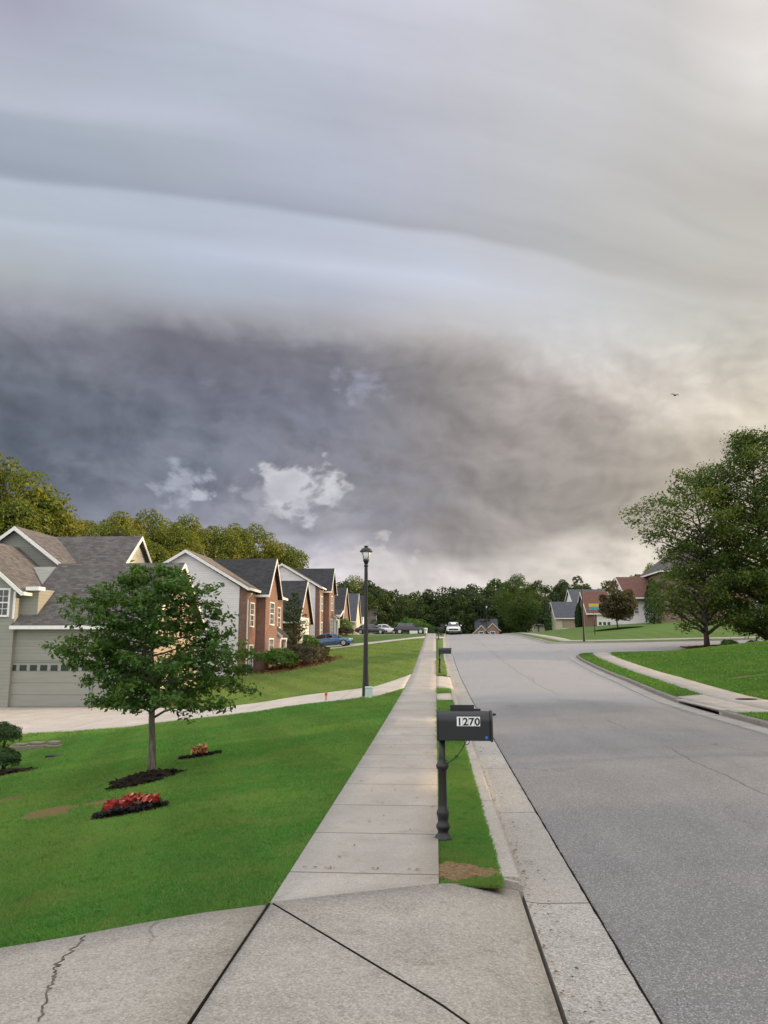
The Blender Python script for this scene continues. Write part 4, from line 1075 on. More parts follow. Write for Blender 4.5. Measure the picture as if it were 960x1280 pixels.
# ---- house 1: grey-green siding, side garage and cross gables
pg = at(96, 884); Y1 = pg.y
def atY(px, py, Y):
    x, y, u = ray(px, py); return x / y * Y, EYE + u / y * Y
z1 = float(T(-18, Y1 + .2)) + .02
H1 = empty('grey_green_house', (-13.4, Y1, z1), 0, 'grey-green sided house with garage door and grey shingle roofs behind the young oak', 'house')
def h1():
    L = lambda px, py, Y: (atY(px, py, Y)[0] + 13.4, Y - Y1, atY(px, py, Y)[1] - z1)
    zev = L(60, 781, Y1)[2] + .12
    yr = 3.7; zrd = L(140, 708, Y1 + yr)[2]
    xr = L(231, 708, Y1 + yr)[0]; xl = L(16, 781, Y1)[0]
    W = MB(); R_ = MB(); F = MB(); G = MB()
    walls(W, xl - 16, xr - .3, 0, 2 * yr, -1.2, zev, zrd, 'x')
    roof(R_, F, xl + .1, xr - .3, 0, 2 * yr, zev, zrd, 'x', .35, .13, False, True, .3)
    # forward gable with the window at the left
    xw0 = L(-120, 740, Y1)[0]; xw1 = L(24, 740, Y1)[0]; zg = L(24, 733, Y1)[2] - .05
    s = .85; xm = (xw0 + xw1) / 2; zgp = zg + (xw1 - xm) * .82
    walls(W, xw0, xw1, -.22, 7.0, -1.2, zg, zgp, 'y')
    roof(R_, F, xw0, xw1, -.22, 9, zg, zgp, 'y', .42, .13, True, False, .3)
    # small return of wall and soffit between the gable and the garage roof
    xt = L(52, 735, Y1)[0]
    W.box(xw1 + .003, xt - .25, .25, 3.6, zev - .6, zg - .05)
    F.box(xw1 + .44, xt, -.25, .35, zg - .15, zg + .02)
    # main block behind: ridge across, end gable to the street
    Ym = Y1 + 9.0; ym = Ym - Y1; zmr = L(120, 674, Ym)[2]; xmr = L(171, 690, Ym)[0]; zme = L(178, 705, Ym - 3.6)[2] - .6
    walls(W, xmr - 14, xmr, ym - 4.6, ym + 4.6, -1.2, zmr - 4.6 * .82, zmr, 'x')
    roof(R_, F, xmr - 14, xmr, ym - 4.6, ym + 4.6, zmr - 4.6 * .82, zmr, 'x', .35, .13, False, True, .28)
    # upper gable facing the lawn
    xg = L(22, 662, Y1 + 4.6)[0]; zgk = L(22, 662, Y1 + 4.6)[2]; hw = 3.0
    zge = zgk - hw * .74
    walls(G, xg - hw, xg + hw, 4.6, 9.0, zge - 2.2, zge, zgk, 'y')
    roof(R_, F, xg - hw, xg + hw, 4.6, 11.5, zge, zgk, 'y', .3, .13, True, False, .3)
    W.build('wall', 'sid_green', H1); G.build('gable_wall', 'sid_greend', H1); R_.build('roof', 'sh_grey', H1); F.build('trim_boards', 'trim', H1)
    E = MB(); E.prism([(xmr + .006, ym - 4.3, zmr - 3.8), (xmr + .006, ym + 4.3, zmr - 3.8), (xmr + .006, ym, zmr - .25)], (.03, 0, 0)); E.build('gable_siding', 'sid_cream', H1)
    E = MB(); E.prism([(xr - .294, .2, zev), (xr - .294, 2 * yr - .2, zev), (xr - .294, yr, zrd - .2)], (.03, 0, 0)); E.box(xr - .294, xr - .265, .1, 2 * yr - .1, -.6, zev - .003); E.build('end_siding', 'sid_blush', H1)
    # garage door with a row of lights
    xd1 = L(112, 860, Y1)[0]; xd0 = xd1 - 4.9; zd = L(60, 829, Y1)[2]
    D = MB(); D.box(xd0, xd1, -.045, .1, -.05, zd); dr = D.build('garage_door', 'door', H1)
    P = MB(); n = 10
    for i in range(n):
        a = xd0 + (xd1 - xd0) * (i + .16) / n; b = xd0 + (xd1 - xd0) * (i + .84) / n; P.box(a, b, -.052, .02, zd - .34, zd - .08)
    P.build('door_window', 'glass', dr)
    fr = MB(); fr.box(xd1 + .002, xd1 + .14, -.03, .1, -.05, zd + .02); fr.box(xd0, xd1 + .14, -.03, .1, zd + .022, zd + .14); fr.build('door_frame', 'sid_greend', dr)
    xwc = L(4, 750, Y1)[0]; z0_, z1_ = L(4, 769, Y1)[2], L(4, 738, Y1)[2]
    window(H1, '-y', (-.22, xwc), L(14, 750, Y1)[0] * 2 - xwc * 2, z1_ - z0_, z0_, cols=3)
    C = MB(); x_ = xw1 - .02; C.box(x_ - .10, x_, -.245, -.221, zev + .15, zg - .2); C.build('corner_board', 'trim', H1)
    # entry with a pale door at the right of the garage
    f = MB(); f.box(xr - .29, xr - .22, 1.2, 2.2, .0, 2.1); f.build('front_door', 'beige', H1)
    g = MB(); g.tube([(xmr + .3, 4.2, zmr - 3.9), (xmr + .3, 4.2, zmr - 4.4), (xmr + .05, 4.35, zmr - 4.7), (xmr + .05, 4.35, -.5)], .05, 8); g.build('downspout', 'trim', H1)
h1()
# red-leaved low planting seen under the oak, by the garage corner
patch('mulch_bed', on(-12.0, Y1 - 1.0), 1.6, .8, 'redmulch', 301, .05, .1, dome=.12)

# ---- two-storey brick-front house (second and third on the left)
def brick_house(root, zr=8.3, ze=5.6, base=-2.0, long_=12.5):
    W = MB(); R_ = MB(); F = MB(); B = MB(); BR = MB(); FR = MB()
    x0, x1 = -8.2, -.45
    xm = (x0 + x1) / 2
    walls(W, x0, x1, 0, long_, base, ze, zr, 'y')
    W.build('side_wall', 'sid_white', root)
    B.box(x1 + .003, 0, .02, long_ - .02, base, ze - .02); B.build('brick_front', 'brick', root)
    s = (zr - ze) / (xm - x0)
    roof(R_, F, x0, x1 + .35, 0, long_, ze - .0, zr, 'y', .35, .13)
    R_.build('roof', 'sh_tan', root)
    v_ = MB(); v_.box(xm - .28, xm + .28, -.035, -.003, zr - 1.75, zr - 1.0); vo = v_.build('gable_vent', 'trim', root); v_ = MB(); [v_.box(xm - .22, xm + .22, -.05, -.038, zr - 1.70 + i * .09, zr - 1.65 + i * .09) for i in range(7)]; v_.build('vent_slats', 'beige', vo)
    # street gable bay
    by0, by1, bx = 3.1, 7.1, .66; bm = (by0 + by1) / 2
    zb = zr - .1; zbe = ze - .05
    walls(BR, .003, bx, by0, by1, base, zbe, zb - .05, 'x'); bay = BR.build('brick_bay', 'brick', root)
    r2 = MB(); roof(r2, F, xm + .4, bx, by0, by1, zbe, zb, 'x', .38, .13, False, True, .3); r2.build('bay_roof', 'sh_dark', root)
    F.build('trim_boards', 'trim', root)
    for u in (bm,):
        window(root, '+x', (bx, u), 1.3, 1.5, 3.5, cols=3); window(root, '+x', (bx, u), 1.4, 1.6, .8, cols=3)
    window(root, '+x', (0, 1.75), .95, 1.5, 3.3); window(root, '+x', (0, 1.75), .95, 1.6, .35); window(root, '+x', (0, 10.8), .95, 1.5, 3.4)
    D = MB(); D.tube([(.42, -.05, ze - .42), (.40, -.05, ze - .55), (.10, .16, ze - .85), (.10, .16, base)], .055, 8); D.build('downspout', 'beige', root)
    # porch: lean-to roof falling to the street, white cheek, slender column
    py0, py1, px = 7.5, 10.2, .72
    p = MB(); p.prism([(.003, py0, 3.35), (px + .25, py0, 2.55), (px + .25, py0, 2.68), (.003, py0, 3.50)], (0, py1 - py0, 0)); pr = p.build('porch_roof', 'sh_dark', root)
    p = MB(); p.prism([(.006, py0 + .12, 2.42), (px + .15, py0 + .12, 2.42), (px + .15, py0 + .12, 2.58), (.006, py0 + .12, 3.30)], (0, .06, 0))
    p.obox((.01, py0 - .06, 3.33), (px + .28, 0, -.82), (0, .055, 0), (0, 0, .17)); p.box(px + .06, px + .15, py0 + .19, py1, 2.42, 2.56); p.build('porch_trim', 'trim', pr)
    for yy in (py0 + .22, py1 - .2):
        c = MB(); c.box(px - .1, px + .1, yy - .1, yy + .1, -.3, 2.41); c.box(px - .14, px + .14, yy - .14, yy + .14, -.1, .15); c.box(px - .13, px + .13, yy - .13, yy + .13, 2.26, 2.4); c.build('porch_column', 'trim', root)
    d = MB(); d.box(.004, .05, py0 + .9, py0 + 1.9, .1, 2.2); d.build('front_door', 'front_door', root)
    st = MB(); st.box(.004, px + .1, py0, py1, base, .1); st.build('porch_floor', 'kerb', root)
Xa, za = dist(304, 50.2, 846)
HX = -12.62
H2 = empty('brick_front_house', (HX, 50.2, float(T(HX, 50.2)) - .05), 0, 'white sided brick front house standing behind the plum hedge, just past the grey-green house', 'house')
zb2 = H2.location.z
brick_house(H2, atY(238, 688, 50.2)[1] - zb2 - .1, atY(310, 738, 50.2)[1] - zb2 + .25)
H3 = dup(H2, label='second two-storey white sided brick house, standing behind the blue parked car')
H3.location = (HX, 82.5, atY(345, 705, 82.5)[1] - (atY(238, 688, 50.2)[1] - zb2) )
# garage wing of the second brick house on its near side
def gwing():
    zb = H3.location.z; y0, y1 = -11.6, -4.2
    g = MB(); R_ = MB(); F = MB()
    Yr = 82.5 + (y0 + y1) / 2; zr = atY(365, 728, Yr)[1] - zb; ze = zr - (y1 - y0) / 2 * 1.0; xr = atY(381, 740, Yr)[0] - HX
    walls(g, -8.5, xr, y0, y1, -2.5, ze, zr, 'x'); g.build('garage_wall', 'brick', H3)
    roof(R_, F, -8.5, xr, y0, y1, ze, zr, 'x', .35); R_.build('garage_roof', 'sh_dark', H3); F.build('garage_trim', 'trim', H3)
    d = MB(); d.box(xr + .003, xr + .05, y0 + 1.2, y1 - 1.2, -.3, 2.2); d.build('garage_door', 'trim', H3)
gwing()

# ---- the smaller houses farther up the left side: ridge across, brick or cream street gable, porch
def gable_house(name, Y, px_r, py_ridge, depth, wall, roofm, front, label, porch=True, base_px=None, wl=9, pitch=1.0, group=None, eave_min=2.4):
    Xr = atY(px_r, 780, Y)[0]; zr = atY(px_r, py_ridge, Y)[1]; zb = float(T(Xr, Y)) - .1
    root = empty(name, (Xr, Y, zb), 0, label, 'house', group)
    hgt = zr - zb; ze = max(eave_min, hgt - depth / 2 * pitch)
    W = MB(); R_ = MB(); F = MB()
    walls(W, -wl, 0, -depth / 2, depth / 2, -2.5, ze, hgt, 'x'); W.build('wall', wall, root)
    E = MB(); E.prism([(.003, -depth / 2 + .02, -2.5), (.003, depth / 2 - .02, -2.5), (.003, depth / 2 - .02, ze), (.003, 0, hgt - .1), (.003, -depth / 2 + .02, ze)], (.06, 0, 0)); E.build('street_gable', front, root)
    roof(R_, F, -wl, 0, -depth / 2, depth / 2, ze, hgt, 'x', .35); R_.build('roof', roofm, root); F.build('trim_boards', 'trim', root)
    window(root, '+x', (.063, 0), 1.6, 1.5, .9 if ze < 4 else 1.0, cols=3)
    if ze > 4: window(root, '+x', (.063, 0), 1.4, 1.3, 3.6)
    window(root, '-y', (-depth / 2, -1.5), .9, 1.4, .9); window(root, '-y', (-depth / 2, -4.5), .9, 1.4, .9)
    if porch:
        y0 = -depth / 2 - 3.2
        p = MB(); p.prism([(-2.6, y0, 2.5), (-2.6, -depth / 2 - .003, 3.3), (-2.6, -depth / 2 - .003, 3.45), (-2.6, y0, 2.66)], (2.9, 0, 0)); pr = p.build('porch_roof', roofm, root)
        p = MB(); p.box(-2.62, .32, y0 - .06, y0 - .003, 2.3, 2.62); p.obox((.304, y0, 2.32), (.05, 0, 0), (0, 3.19, .8), (0, 0, .25)); p.build('porch_trim', 'trim', pr)
        for xx in (-2.4, -1.1, .1):
            c = MB(); c.box(xx - .09, xx + .09, y0 + .05, y0 + .23, -.4, 2.35); c.build('porch_column', 'trim', root)
    return root
gable_house('gabled_house', 107, 431, 736, 8.5, 'brick', 'sh_dark', 'brick', 'brick gabled house with white columned porch, beyond the second white sided brick house', True, pitch=1.05)
gable_house('gabled_house', 131, 446.5, 743, 8.5, 'sid_cream', 'sh_blue', 'sid_cream', 'cream gabled house with slate grey roof beyond the brick porch house', False, pitch=1.05)
gable_house('gabled_house', 150, 455.5, 745, 8, 'sid_white', 'sh_dark', 'sid_white', 'pale gabled house mostly behind the street lamp pole', False, pitch=1.0)
gable_house('gabled_house', 176, 470, 758, 9, 'sid_cream', 'sh_tan', 'sid_white', 'pale house with brown shingle roof at the far end of the left row', False, pitch=1.0)
gable_house('gabled_house', 205, 480, 763.5, 9, 'sid_white', 'sh_grey', 'sid_white', 'last small grey roofed house in the left row', False, pitch=1.0)
gable_house('pale_house', 225, 516, 771, 9, 'sid_white', 'sh_grey', 'sid_white', 'low pale house half hidden behind the bright green bush', False, wl=16, pitch=.5, eave_min=2)

# ---- house below the crest: slate roof with two brick gables
def dip_house():
    Y = 175; Xl, zr = atY(594, 774.5, Y); Xr, _ = atY(620, 774, Y); zb = zr - 7.5
    root = empty('dip_house', ((Xl + Xr) / 2, Y, zb), 0, 'brick house with slate roof and two front gables showing over the crest of the road', 'house')
    w = (Xr - Xl) / 2
    W = MB(); R_ = MB(); F = MB(); walls(W, -w, w, -4, 4, -3, 3.6, 7.5, 'x'); W.build('wall', 'brick_b', root); roof(R_, None, -w, w, -4, 4, 3.6, 7.5, 'x', .4); R_.build('roof', 'sh_blue', root)
    for xc, hw, zt in ((-w + 1.0, 1.5, 6.0), (w - 1.2, 1.45, 6.5)):
        G = MB(); walls(G, xc - hw, xc + hw, -5.2, -3, -3, zt - hw * .95, zt, 'y'); G.build('front_gable', 'brick_b', root); r = MB(); roof(r, F, xc - hw, xc + hw, -5.2, 0, zt - hw * .95, zt, 'y', .25, .12, True, False, .2); r.build('gable_roof', 'sh_blue', root)
        window(root, '-y', (-5.2, xc), .9, 1.5, 3.2)
    F.build('trim_boards', 'sid_cream', root)
dip_house()
def block_house(name, Y, pxl, pxr, ptop, peave, label, wall, roofm, depth, axis='x', end=None, group=None, extra=None, base=-2.5):
    Xl, zr = atY(pxl, ptop, Y); Xr, _ = atY(pxr, ptop, Y); ze = atY((pxl + pxr) / 2, peave, Y - depth / 2)[1]
    zb = float(T((Xl + Xr) / 2, Y)) - .1
    root = empty(name, ((Xl + Xr) / 2, Y, zb), 0, label, 'house', group); w = (Xr - Xl) / 2
    W = MB(); R_ = MB(); F = MB()
    if axis == 'hip':
        W.box(-w, w, -depth / 2, depth / 2, base, ze - zb); W.build('wall', wall, root); e_ = .4; d2 = depth / 2 + e_; z_a = ze - zb - .15; z_b = zr - zb
        c_ = [(-w - e_, -d2, z_a), (w + e_, -d2, z_a), (w + e_, d2, z_a), (-w - e_, d2, z_a)]; t_ = [(-w - e_ + d2 * .8, 0, z_b), (w + e_ - d2 * .8, 0, z_b)]
        R_.poly([c_[0], c_[1], t_[1], t_[0]]); R_.poly([c_[2], c_[3], t_[0], t_[1]]); R_.poly([c_[3], c_[0], t_[0]]); R_.poly([c_[1], c_[2], t_[1]]); R_.poly([(x, y, z - .12) for x, y, z in c_[::-1]])
        R_.build('roof', roofm, root); F.box(-w - e_ - .1, w + e_ + .1, -d2 - .1, -d2 + .02, z_a - .14, z_a + .04); F.box(-w - e_ - .1, -w - e_ + .02, -d2 + .021, d2, z_a - .14, z_a + .04); F.build('trim_boards', 'trim', root)
        return root, w, ze - zb, zr - zb
    walls(W, -w, w, -depth / 2, depth / 2, base, ze - zb, zr - zb, axis); W.build('wall', wall, root)
    roof(R_, F, -w, w, -depth / 2, depth / 2, ze - zb, zr - zb, axis, .35, .14, True, True, .25); R_.build('roof', roofm, root); F.build('trim_boards', 'trim', root)
    return root, w, ze - zb, zr - zb
r, w, ze, zr = block_house('slate_roof_house', 130, 690, 720, 753.5, 771.5, 'garage house with slate blue roof and tan garage door past the far corner lawn', 'sid_cream', 'sh_blue', 7)
d = MB(); d.box(-w + 1.0, w - .1, -3.56, -3.503, .2, ze - .25); d.build('garage_door', 'door_tan', r); d = MB(); d.box(-w + 1.0, w - .6, -3.62, -3.565, -.3, .5); d.build('low_wall', 'trim', r)
r, w, ze, zr = block_house('slate_roof_house', 146, 711, 752, 738, 754, 'slate roofed house with white gable rising behind the red roofed garage', 'sid_white', 'sh_blue', 9)
r, w, ze, zr = block_house('red_roof_house', 117, 727, 757, 741, 765.5, 'house with red brown shingle roof, brick corner and white garage door beside the copper tree', 'brick', 'sh_brown', 8)
d = MB(); d.box(-w + 1.25, w, -4.06, -4.003, -.2, ze - .15); gd = d.build('garage_door', 'trim', r)
d = MB(); [d.box(-w + 1.5 + i * .62, -w + 1.9 + i * .62, -4.075, -4.03, .3, .75) for i in range(4)]; d.build('door_window', 'glass', gd)
r, w, ze, zr = block_house('brown_roof_house', 101, 772, 807, 723, 746, 'white house with brown shingle roof between the copper tree and the tall column evergreen', 'sid_white', 'sh_brown', 9)
window(r, '-y', (-4.5, 1.2), 1.0, 1.5, 1.2); window(r, '-y', (-4.5, -1.0), 1.0, 1.5, 1.2); d = MB(); d.box(-w - .1, w + .1, -5.6, -4.8, ze - .5, ze - .32); d.build('awning', 'sh_dark', r)
r, w, ze, zr = block_house('tall_house', 99, 812, 905, 680, 712, 'tall two-storey house with grey roof and brick lower front behind the open crowned street tree', 'brick_b', 'sh_grey', 10, 'hip')
d = MB(); d.box(-w + .02, w - .02, -5.14, -5.003, -2, 3.4); d.build('brick_front', 'brick', r)
for u in (-3.2, -1.2, 1.0, 3.0): window(r, '-y', (-5.0, u), 1.0, 1.5, 4.6)
for u in (-3.0, 2.6): window(r, '-y', (-5.14, u), 1.2, 1.6, .9)
p_ = MB(); roof(p_, None, -w - .6, -w + 3.2, -7.2, -4.9, ze - 1.6, ze + .1, 'y', .3); p_.build('gable_roof', 'sh_grey', r); p_ = MB(); walls(p_, -w - .6, -w + 3.2, -7.0, -5.15, -2, ze - 1.6, ze + .1, 'y'); p_.build('front_wing', 'brick_b', r)
r, w, ze, zr = block_house('small_house', 190, 664, 684, 772, 780, 'small pale house glimpsed under the large full tree at the far end', 'sid_cream', 'sh_tan', 9)
r, w, ze, zr = block_house('white_porch_house', 100, 925, 1010, 716, 742, 'white house glimpsed through the leaves of the taller street tree', 'sid_white', 'sh_grey', 9)
for u in (-4, -1.5, 1.5): window(r, '-y', (-4.5, u), 1.2, 1.6, 1.0)
# ------------------------------------------------------------------ mailboxes
def mailbox(loc, label, full=True, yaw=0.0, group='mailboxes along the grass strip'):
    root = empty('mailbox', loc, yaw, label, 'mailbox', group)
    p = MB()
    p.lathe([(.078, -.05), (.078, .012), (.072, .03), (.052, .05), (.047, .075), (.060, .10), (.064, .118), (.056, .135), (.046, .155), (.050, .19), (.058, .225), (.052, .25), (.040, .275),
             (.037, .30), (.036, .58), (.042, .60), (.054, .615), (.058, .635), (.052, .652), (.038, .665), (.030, .68), (.0285, .70), (.0285, .865)], 20)
    post = p.build('post', 'black_post', root, True)
    # box: arched top, along x (door to the street)
    L0, L1, hw, zb, zs, r = -.035, .435, .085, .865, 1.035, .085
    def arch(k, e=0):
        pts = [(-hw - e, zb - e), (hw + e, zb - e)]
        for i in range(k + 1):
            a = PI * i / k; pts.append(((hw + e) * math.cos(a), zs + (r + e) * math.sin(a)))
        return pts
    b = MB(); b.prism([(L0, y, z) for y, z in arch(16)], (L1 - L0, 0, 0)); box = b.build('box', 'black', root, False, .006)
    d = MB(); d.prism([(L1 + .001, y, z) for y, z in arch(16, .008)], (.022, 0, 0))
    q_ = MB(); q_.prism([(L0 - .013, y, z) for y, z in arch(16, .004)], (.012, 0, 0)); q_.build('back_plate', 'black', root, False, .003)
    door = d.build('door', 'black', root, False, .004)
    k = MB(); k.lathe([(.012, 0), (.012, .02), (.006, .03)], 10); ko = k.build('door_knob', 'black', door); ko.location = (L1 + .03, 0, 1.09); ko.rotation_euler = (0, PI / 2, 0)
    if full:
        # flag bar on the far side, a little above the arch
        f = MB(); f.box(.08, .30, .070, .088, 1.06, 1.168); f.box(.30, .36, .072, .086, 1.10, 1.135); f.build('flag', 'black_post', root, False, .003)
        # slim bent brace under the box
        t = MB(); pts = []
        for i in range(15):
            q = i / 14; pts.append((.035 + .19 * q, 0, .66 + .045 * q + .16 * q ** 2.2))
        t.tube(pts, .0045, 6)
        c = [(.225 + .022 * math.cos(a), 0, .845 + .022 * math.sin(a)) for a in np.linspace(-2.2, 3.4, 14)]; t.tube(c, .0035, 5)
        c = [(.045 + .016 * math.cos(a), 0, .668 + .016 * math.sin(a)) for a in np.linspace(1.2, 5.6, 10)]; t.tube(c, .0035, 5)
        c = [(.13 + .012 * math.cos(a), 0, .715 + .012 * math.sin(a)) for a in np.linspace(0, 6.2, 10)]; t.tube(c, .003, 5); t.build('brace', 'black_post', root, True)
        # house number: four pale stickers with black figures
        x0 = .135; wd = .050; zc = 1.035; h = .082
        pl = MB()
        for i in range(4): pl.box(x0 + i * (wd + .003), x0 + i * (wd + .003) + wd, -hw - .0022, -hw + .004, zc - h / 2, zc + h / 2)
        po = pl.build('number_plate', 'white_sticker', root)
        for i, ch in enumerate('1270'):
            cu = bpy.data.curves.new('digit', 'FONT'); cu.body = ch; cu.size = .092; cu.align_x = 'CENTER'; cu.extrude = .0008; cu.offset = .0026
            to = bpy.data.objects.new('digit_curve', cu); COL.objects.link(to); bpy.context.view_layer.update()
            me = bpy.data.meshes.new_from_object(to.evaluated_get(bpy.context.evaluated_depsgraph_get())); bpy.data.objects.remove(to)
            me.materials.clear(); me.materials.append(M['ink']); o = bpy.data.objects.new('digit', me); COL.objects.link(o); o.parent = po
            o.location = (x0 + i * (wd + .003) + wd / 2, -hw - .0032, zc - .033); o.rotation_euler = (PI / 2, 0, 0)
        s = MB(); s.lathe([(.013, 0), (.013, .0015)], 16); so = s.build('round_sticker', 'blue_sticker', root); so.location = (L1 - .035, -hw - .0005, .895); so.rotation_euler = (PI / 2, 0, 0)
    return root
mp = at(548, 1051); MBX = Vector((.045, mp.y, float(T(.045, mp.y)) + .01))
mailbox(MBX, 'black curbside mailbox numbered 1270 on an ornate post beside the near sidewalk')
m2 = mailbox(Vector((.16, 35.6, float(prof(35.6)))), 'smaller looking black mailbox farther up the strip, next past the 1270 one', False)
m2.scale = (1.15, 1.35, 1.06)
def mb3(px, Y, lab): dup(m2, (dist(px, Y)[0], Y, float(prof(Y)) - .02), label=lab)
mb3(548.2, 73, 'tiny black mailbox near the crest of the road, to the left of the white car')
mb3(551.5, 87, 'farthest black mailbox on the strip, just before the white car')

# ------------------------------------------------------------------ street lamps
def street_lamp(loc, label, H=4.9):
    root = empty('street_lamp', loc, 0, label, 'street lamp', 'post top lamps along the streets')
    p = MB(); p.lathe([(.115, -.3), (.115, .02), (.112, .25), (.082, .9), (.068, 2.2), (.058, H - .72), (.058, H - .70), (.075, H - .69), (.075, H - .66), (.055, H - .64), (.055, H - .60)], 16); p.build('pole', 'black_post', root, True)
    c = MB(); c.lathe([(.06, H - .61), (.075, H - .56), (.10, H - .52), (.105, H - .47), (.095, H - .465)], 16); c.build('lamp_base', 'black_post', root, True)
    g = MB(); g.lathe([(.096, H - .464), (.125, H - .36), (.155, H - .21), (.15, H - .205)], 16); g.build('lamp_glass', 'lampglass', root, True)
    r_ = MB(); r_.lathe([(.21, H - .215), (.215, H - .195), (.17, H - .13), (.115, H - .085), (.06, H - .075), (.06, H - .05), (.075, H - .04), (.07, H - .015), (.03, H)], 16)
    r_.build('lamp_cap', 'black_post', root, True)
    f = MB()
    for i in range(4):
        a = PI / 4 + i * PI / 2; f.tube([(.105 * math.cos(a), .105 * math.sin(a), H - .47), (.165 * math.cos(a), .165 * math.sin(a), H - .21)], .009, 5)
    f.build('lamp_frame', 'black_post', root)
    return root
lp = at(457, 871.5); dl = math.hypot(lp.x, lp.y); HL = EYE + math.tan(azel(459, 682)[1]) * dl - lp.z
LMP = street_lamp(lp, 'tall black street lamp with frosted lantern standing in the lawn by the neighbour driveway', HL)
for px, pb, pt, Y, lab in [(727, 800, 725, 67.3, 'dark street lamp at the far corner of the side street'), (608, 790, 756, 128, 'thin street lamp beyond the crest of the road in front of the dark wood')]:
    X, zt = dist(px, Y, pt); z0 = float(T(X, Y)); dup(LMP, (X, Y, z0), scale=((.9, .9, (zt - z0) / HL)), label=lab)
# utility pedestal at the lamp's foot, orange marker, small things in the grass
c = at(461, 872.5); root = empty('utility_pedestal', c, .1, 'pale green plastic utility pedestal at the foot of the near street lamp', 'utility box')
m = MB(); m.prism([(-.125, -.10, -.05), (.125, -.10, -.05), (.115, -.10, .30), (-.115, -.10, .30)], (0, .20, 0)); m.build('housing', 'pedestal', root, False, .012)
m = MB(); m.box(-.122, .122, -.108, .108, .302, .35); m.build('lid', 'pedestal', root, False, .018)
c = at(407.5, 877); root = empty('marker_post', c, 0, 'short orange marker post at the edge of the neighbour driveway', 'marker')
m = MB(); m.tube([(0, 0, -.1), (0, 0, .20)], .022, 8); m.build('stake', 'orange', root, True); m = MB(); m.lathe([(.04, .20), (.045, .22), (.045, .28), (.02, .31)], 12); m.build('cap', 'orange', root, True)
Y = 98.5; X, _ = dist(517, Y); m = MB(); m.box(-.50, .50, -.03, .03, .05, .42); m.box(-.4, -.36, -.02, .02, -.2, .05); m.box(.36, .4, -.02, .02, -.2, .05)
o = m.build('white_board', 'trim', None, False, .01); o.location = on(X, Y); tag(o, 'low white board standing in the grass before the black parked car', 'board')
X, _ = dist(532, 100); m = MB(); m.lathe([(.20, 0), (.21, .1), (.24, .60), (.26, .61), (.26, .68), (.08, .72)], 16); o = m.build('waste_bin', 'trim', None, True); o.location = on(X, 100); tag(o, 'small white bin standing by the sidewalk at the nose of the black parked car', 'bin')
X, zf_ = dist(743, 74, 778); z0 = float(T(X, 74)); root = empty('garden_flag', (X, 74, z0), .0, 'yellow and teal banner on a thin pole in the lawn near the copper tree', 'banner')
zt = dist(743, 74, 754.5)[1] - z0; m = MB(); m.tube([(0, 0, -.2), (0, 0, zt)], .03, 6); m.build('pole', 'black_post', root, True)
wv = [(-.46 + .92 * i / 10, .04 * math.sin(i * 1.1)) for i in range(11)]
def cloth(z0_, z1_):
    m = MB()
    for (a, b), (c_, d_) in zip(wv[:-1], wv[1:]): m.prism([(a, b, z0_), (c_, d_, z0_), (c_, d_, z1_), (a, b, z1_)], (0, .012, 0))
    return m
cloth(zt - .28, zt).build('upper_cloth', 'flag_top', root); cloth(zt - .56, zt - .281).build('lower_cloth', 'flag_low', root)

# ------------------------------------------------------------------ storm drain in the right-hand kerb
def storm_drain():
    y0, y1 = 20.2, 23.9; x = 7.15; z = float(T(x, 22))
    root = empty('storm_drain', (x, (y0 + y1) / 2, z), 0, 'concrete storm drain inlet with dark slot under the right-hand kerb', 'storm drain'); h = (y1 - y0) / 2
    m = MB(); m.box(-.02, .19, -h, h, -.03, .012); m.build('lintel', 'kerb', root, False, .012)
    m = MB(); m.box(-.0, .5, -h, -h + .22, -.35, -.032); m.box(0, .5, h - .22, h, -.35, -.032); m.build('pier', 'kerb', root, False, .01)
    m = MB(); m.box(.5, .56, -h, h, -.6, -.03); m.box(-.0, .5, -h, h, -.64, -.36); m.build('chamber', 'black_post', root)  # chamber coloured black: the shade inside the slot is put into the colour
    m = MB(); m.box(-.46, -.016, -h, h, -.4, -.128); m.build('throat', 'gutter', root)
storm_drain()
c = at(882, 868.5) if False else None
patch('utility_cover', on(8.85, 23.0), .36, .3, 'joint', 402, .036, 0, jag=.0)

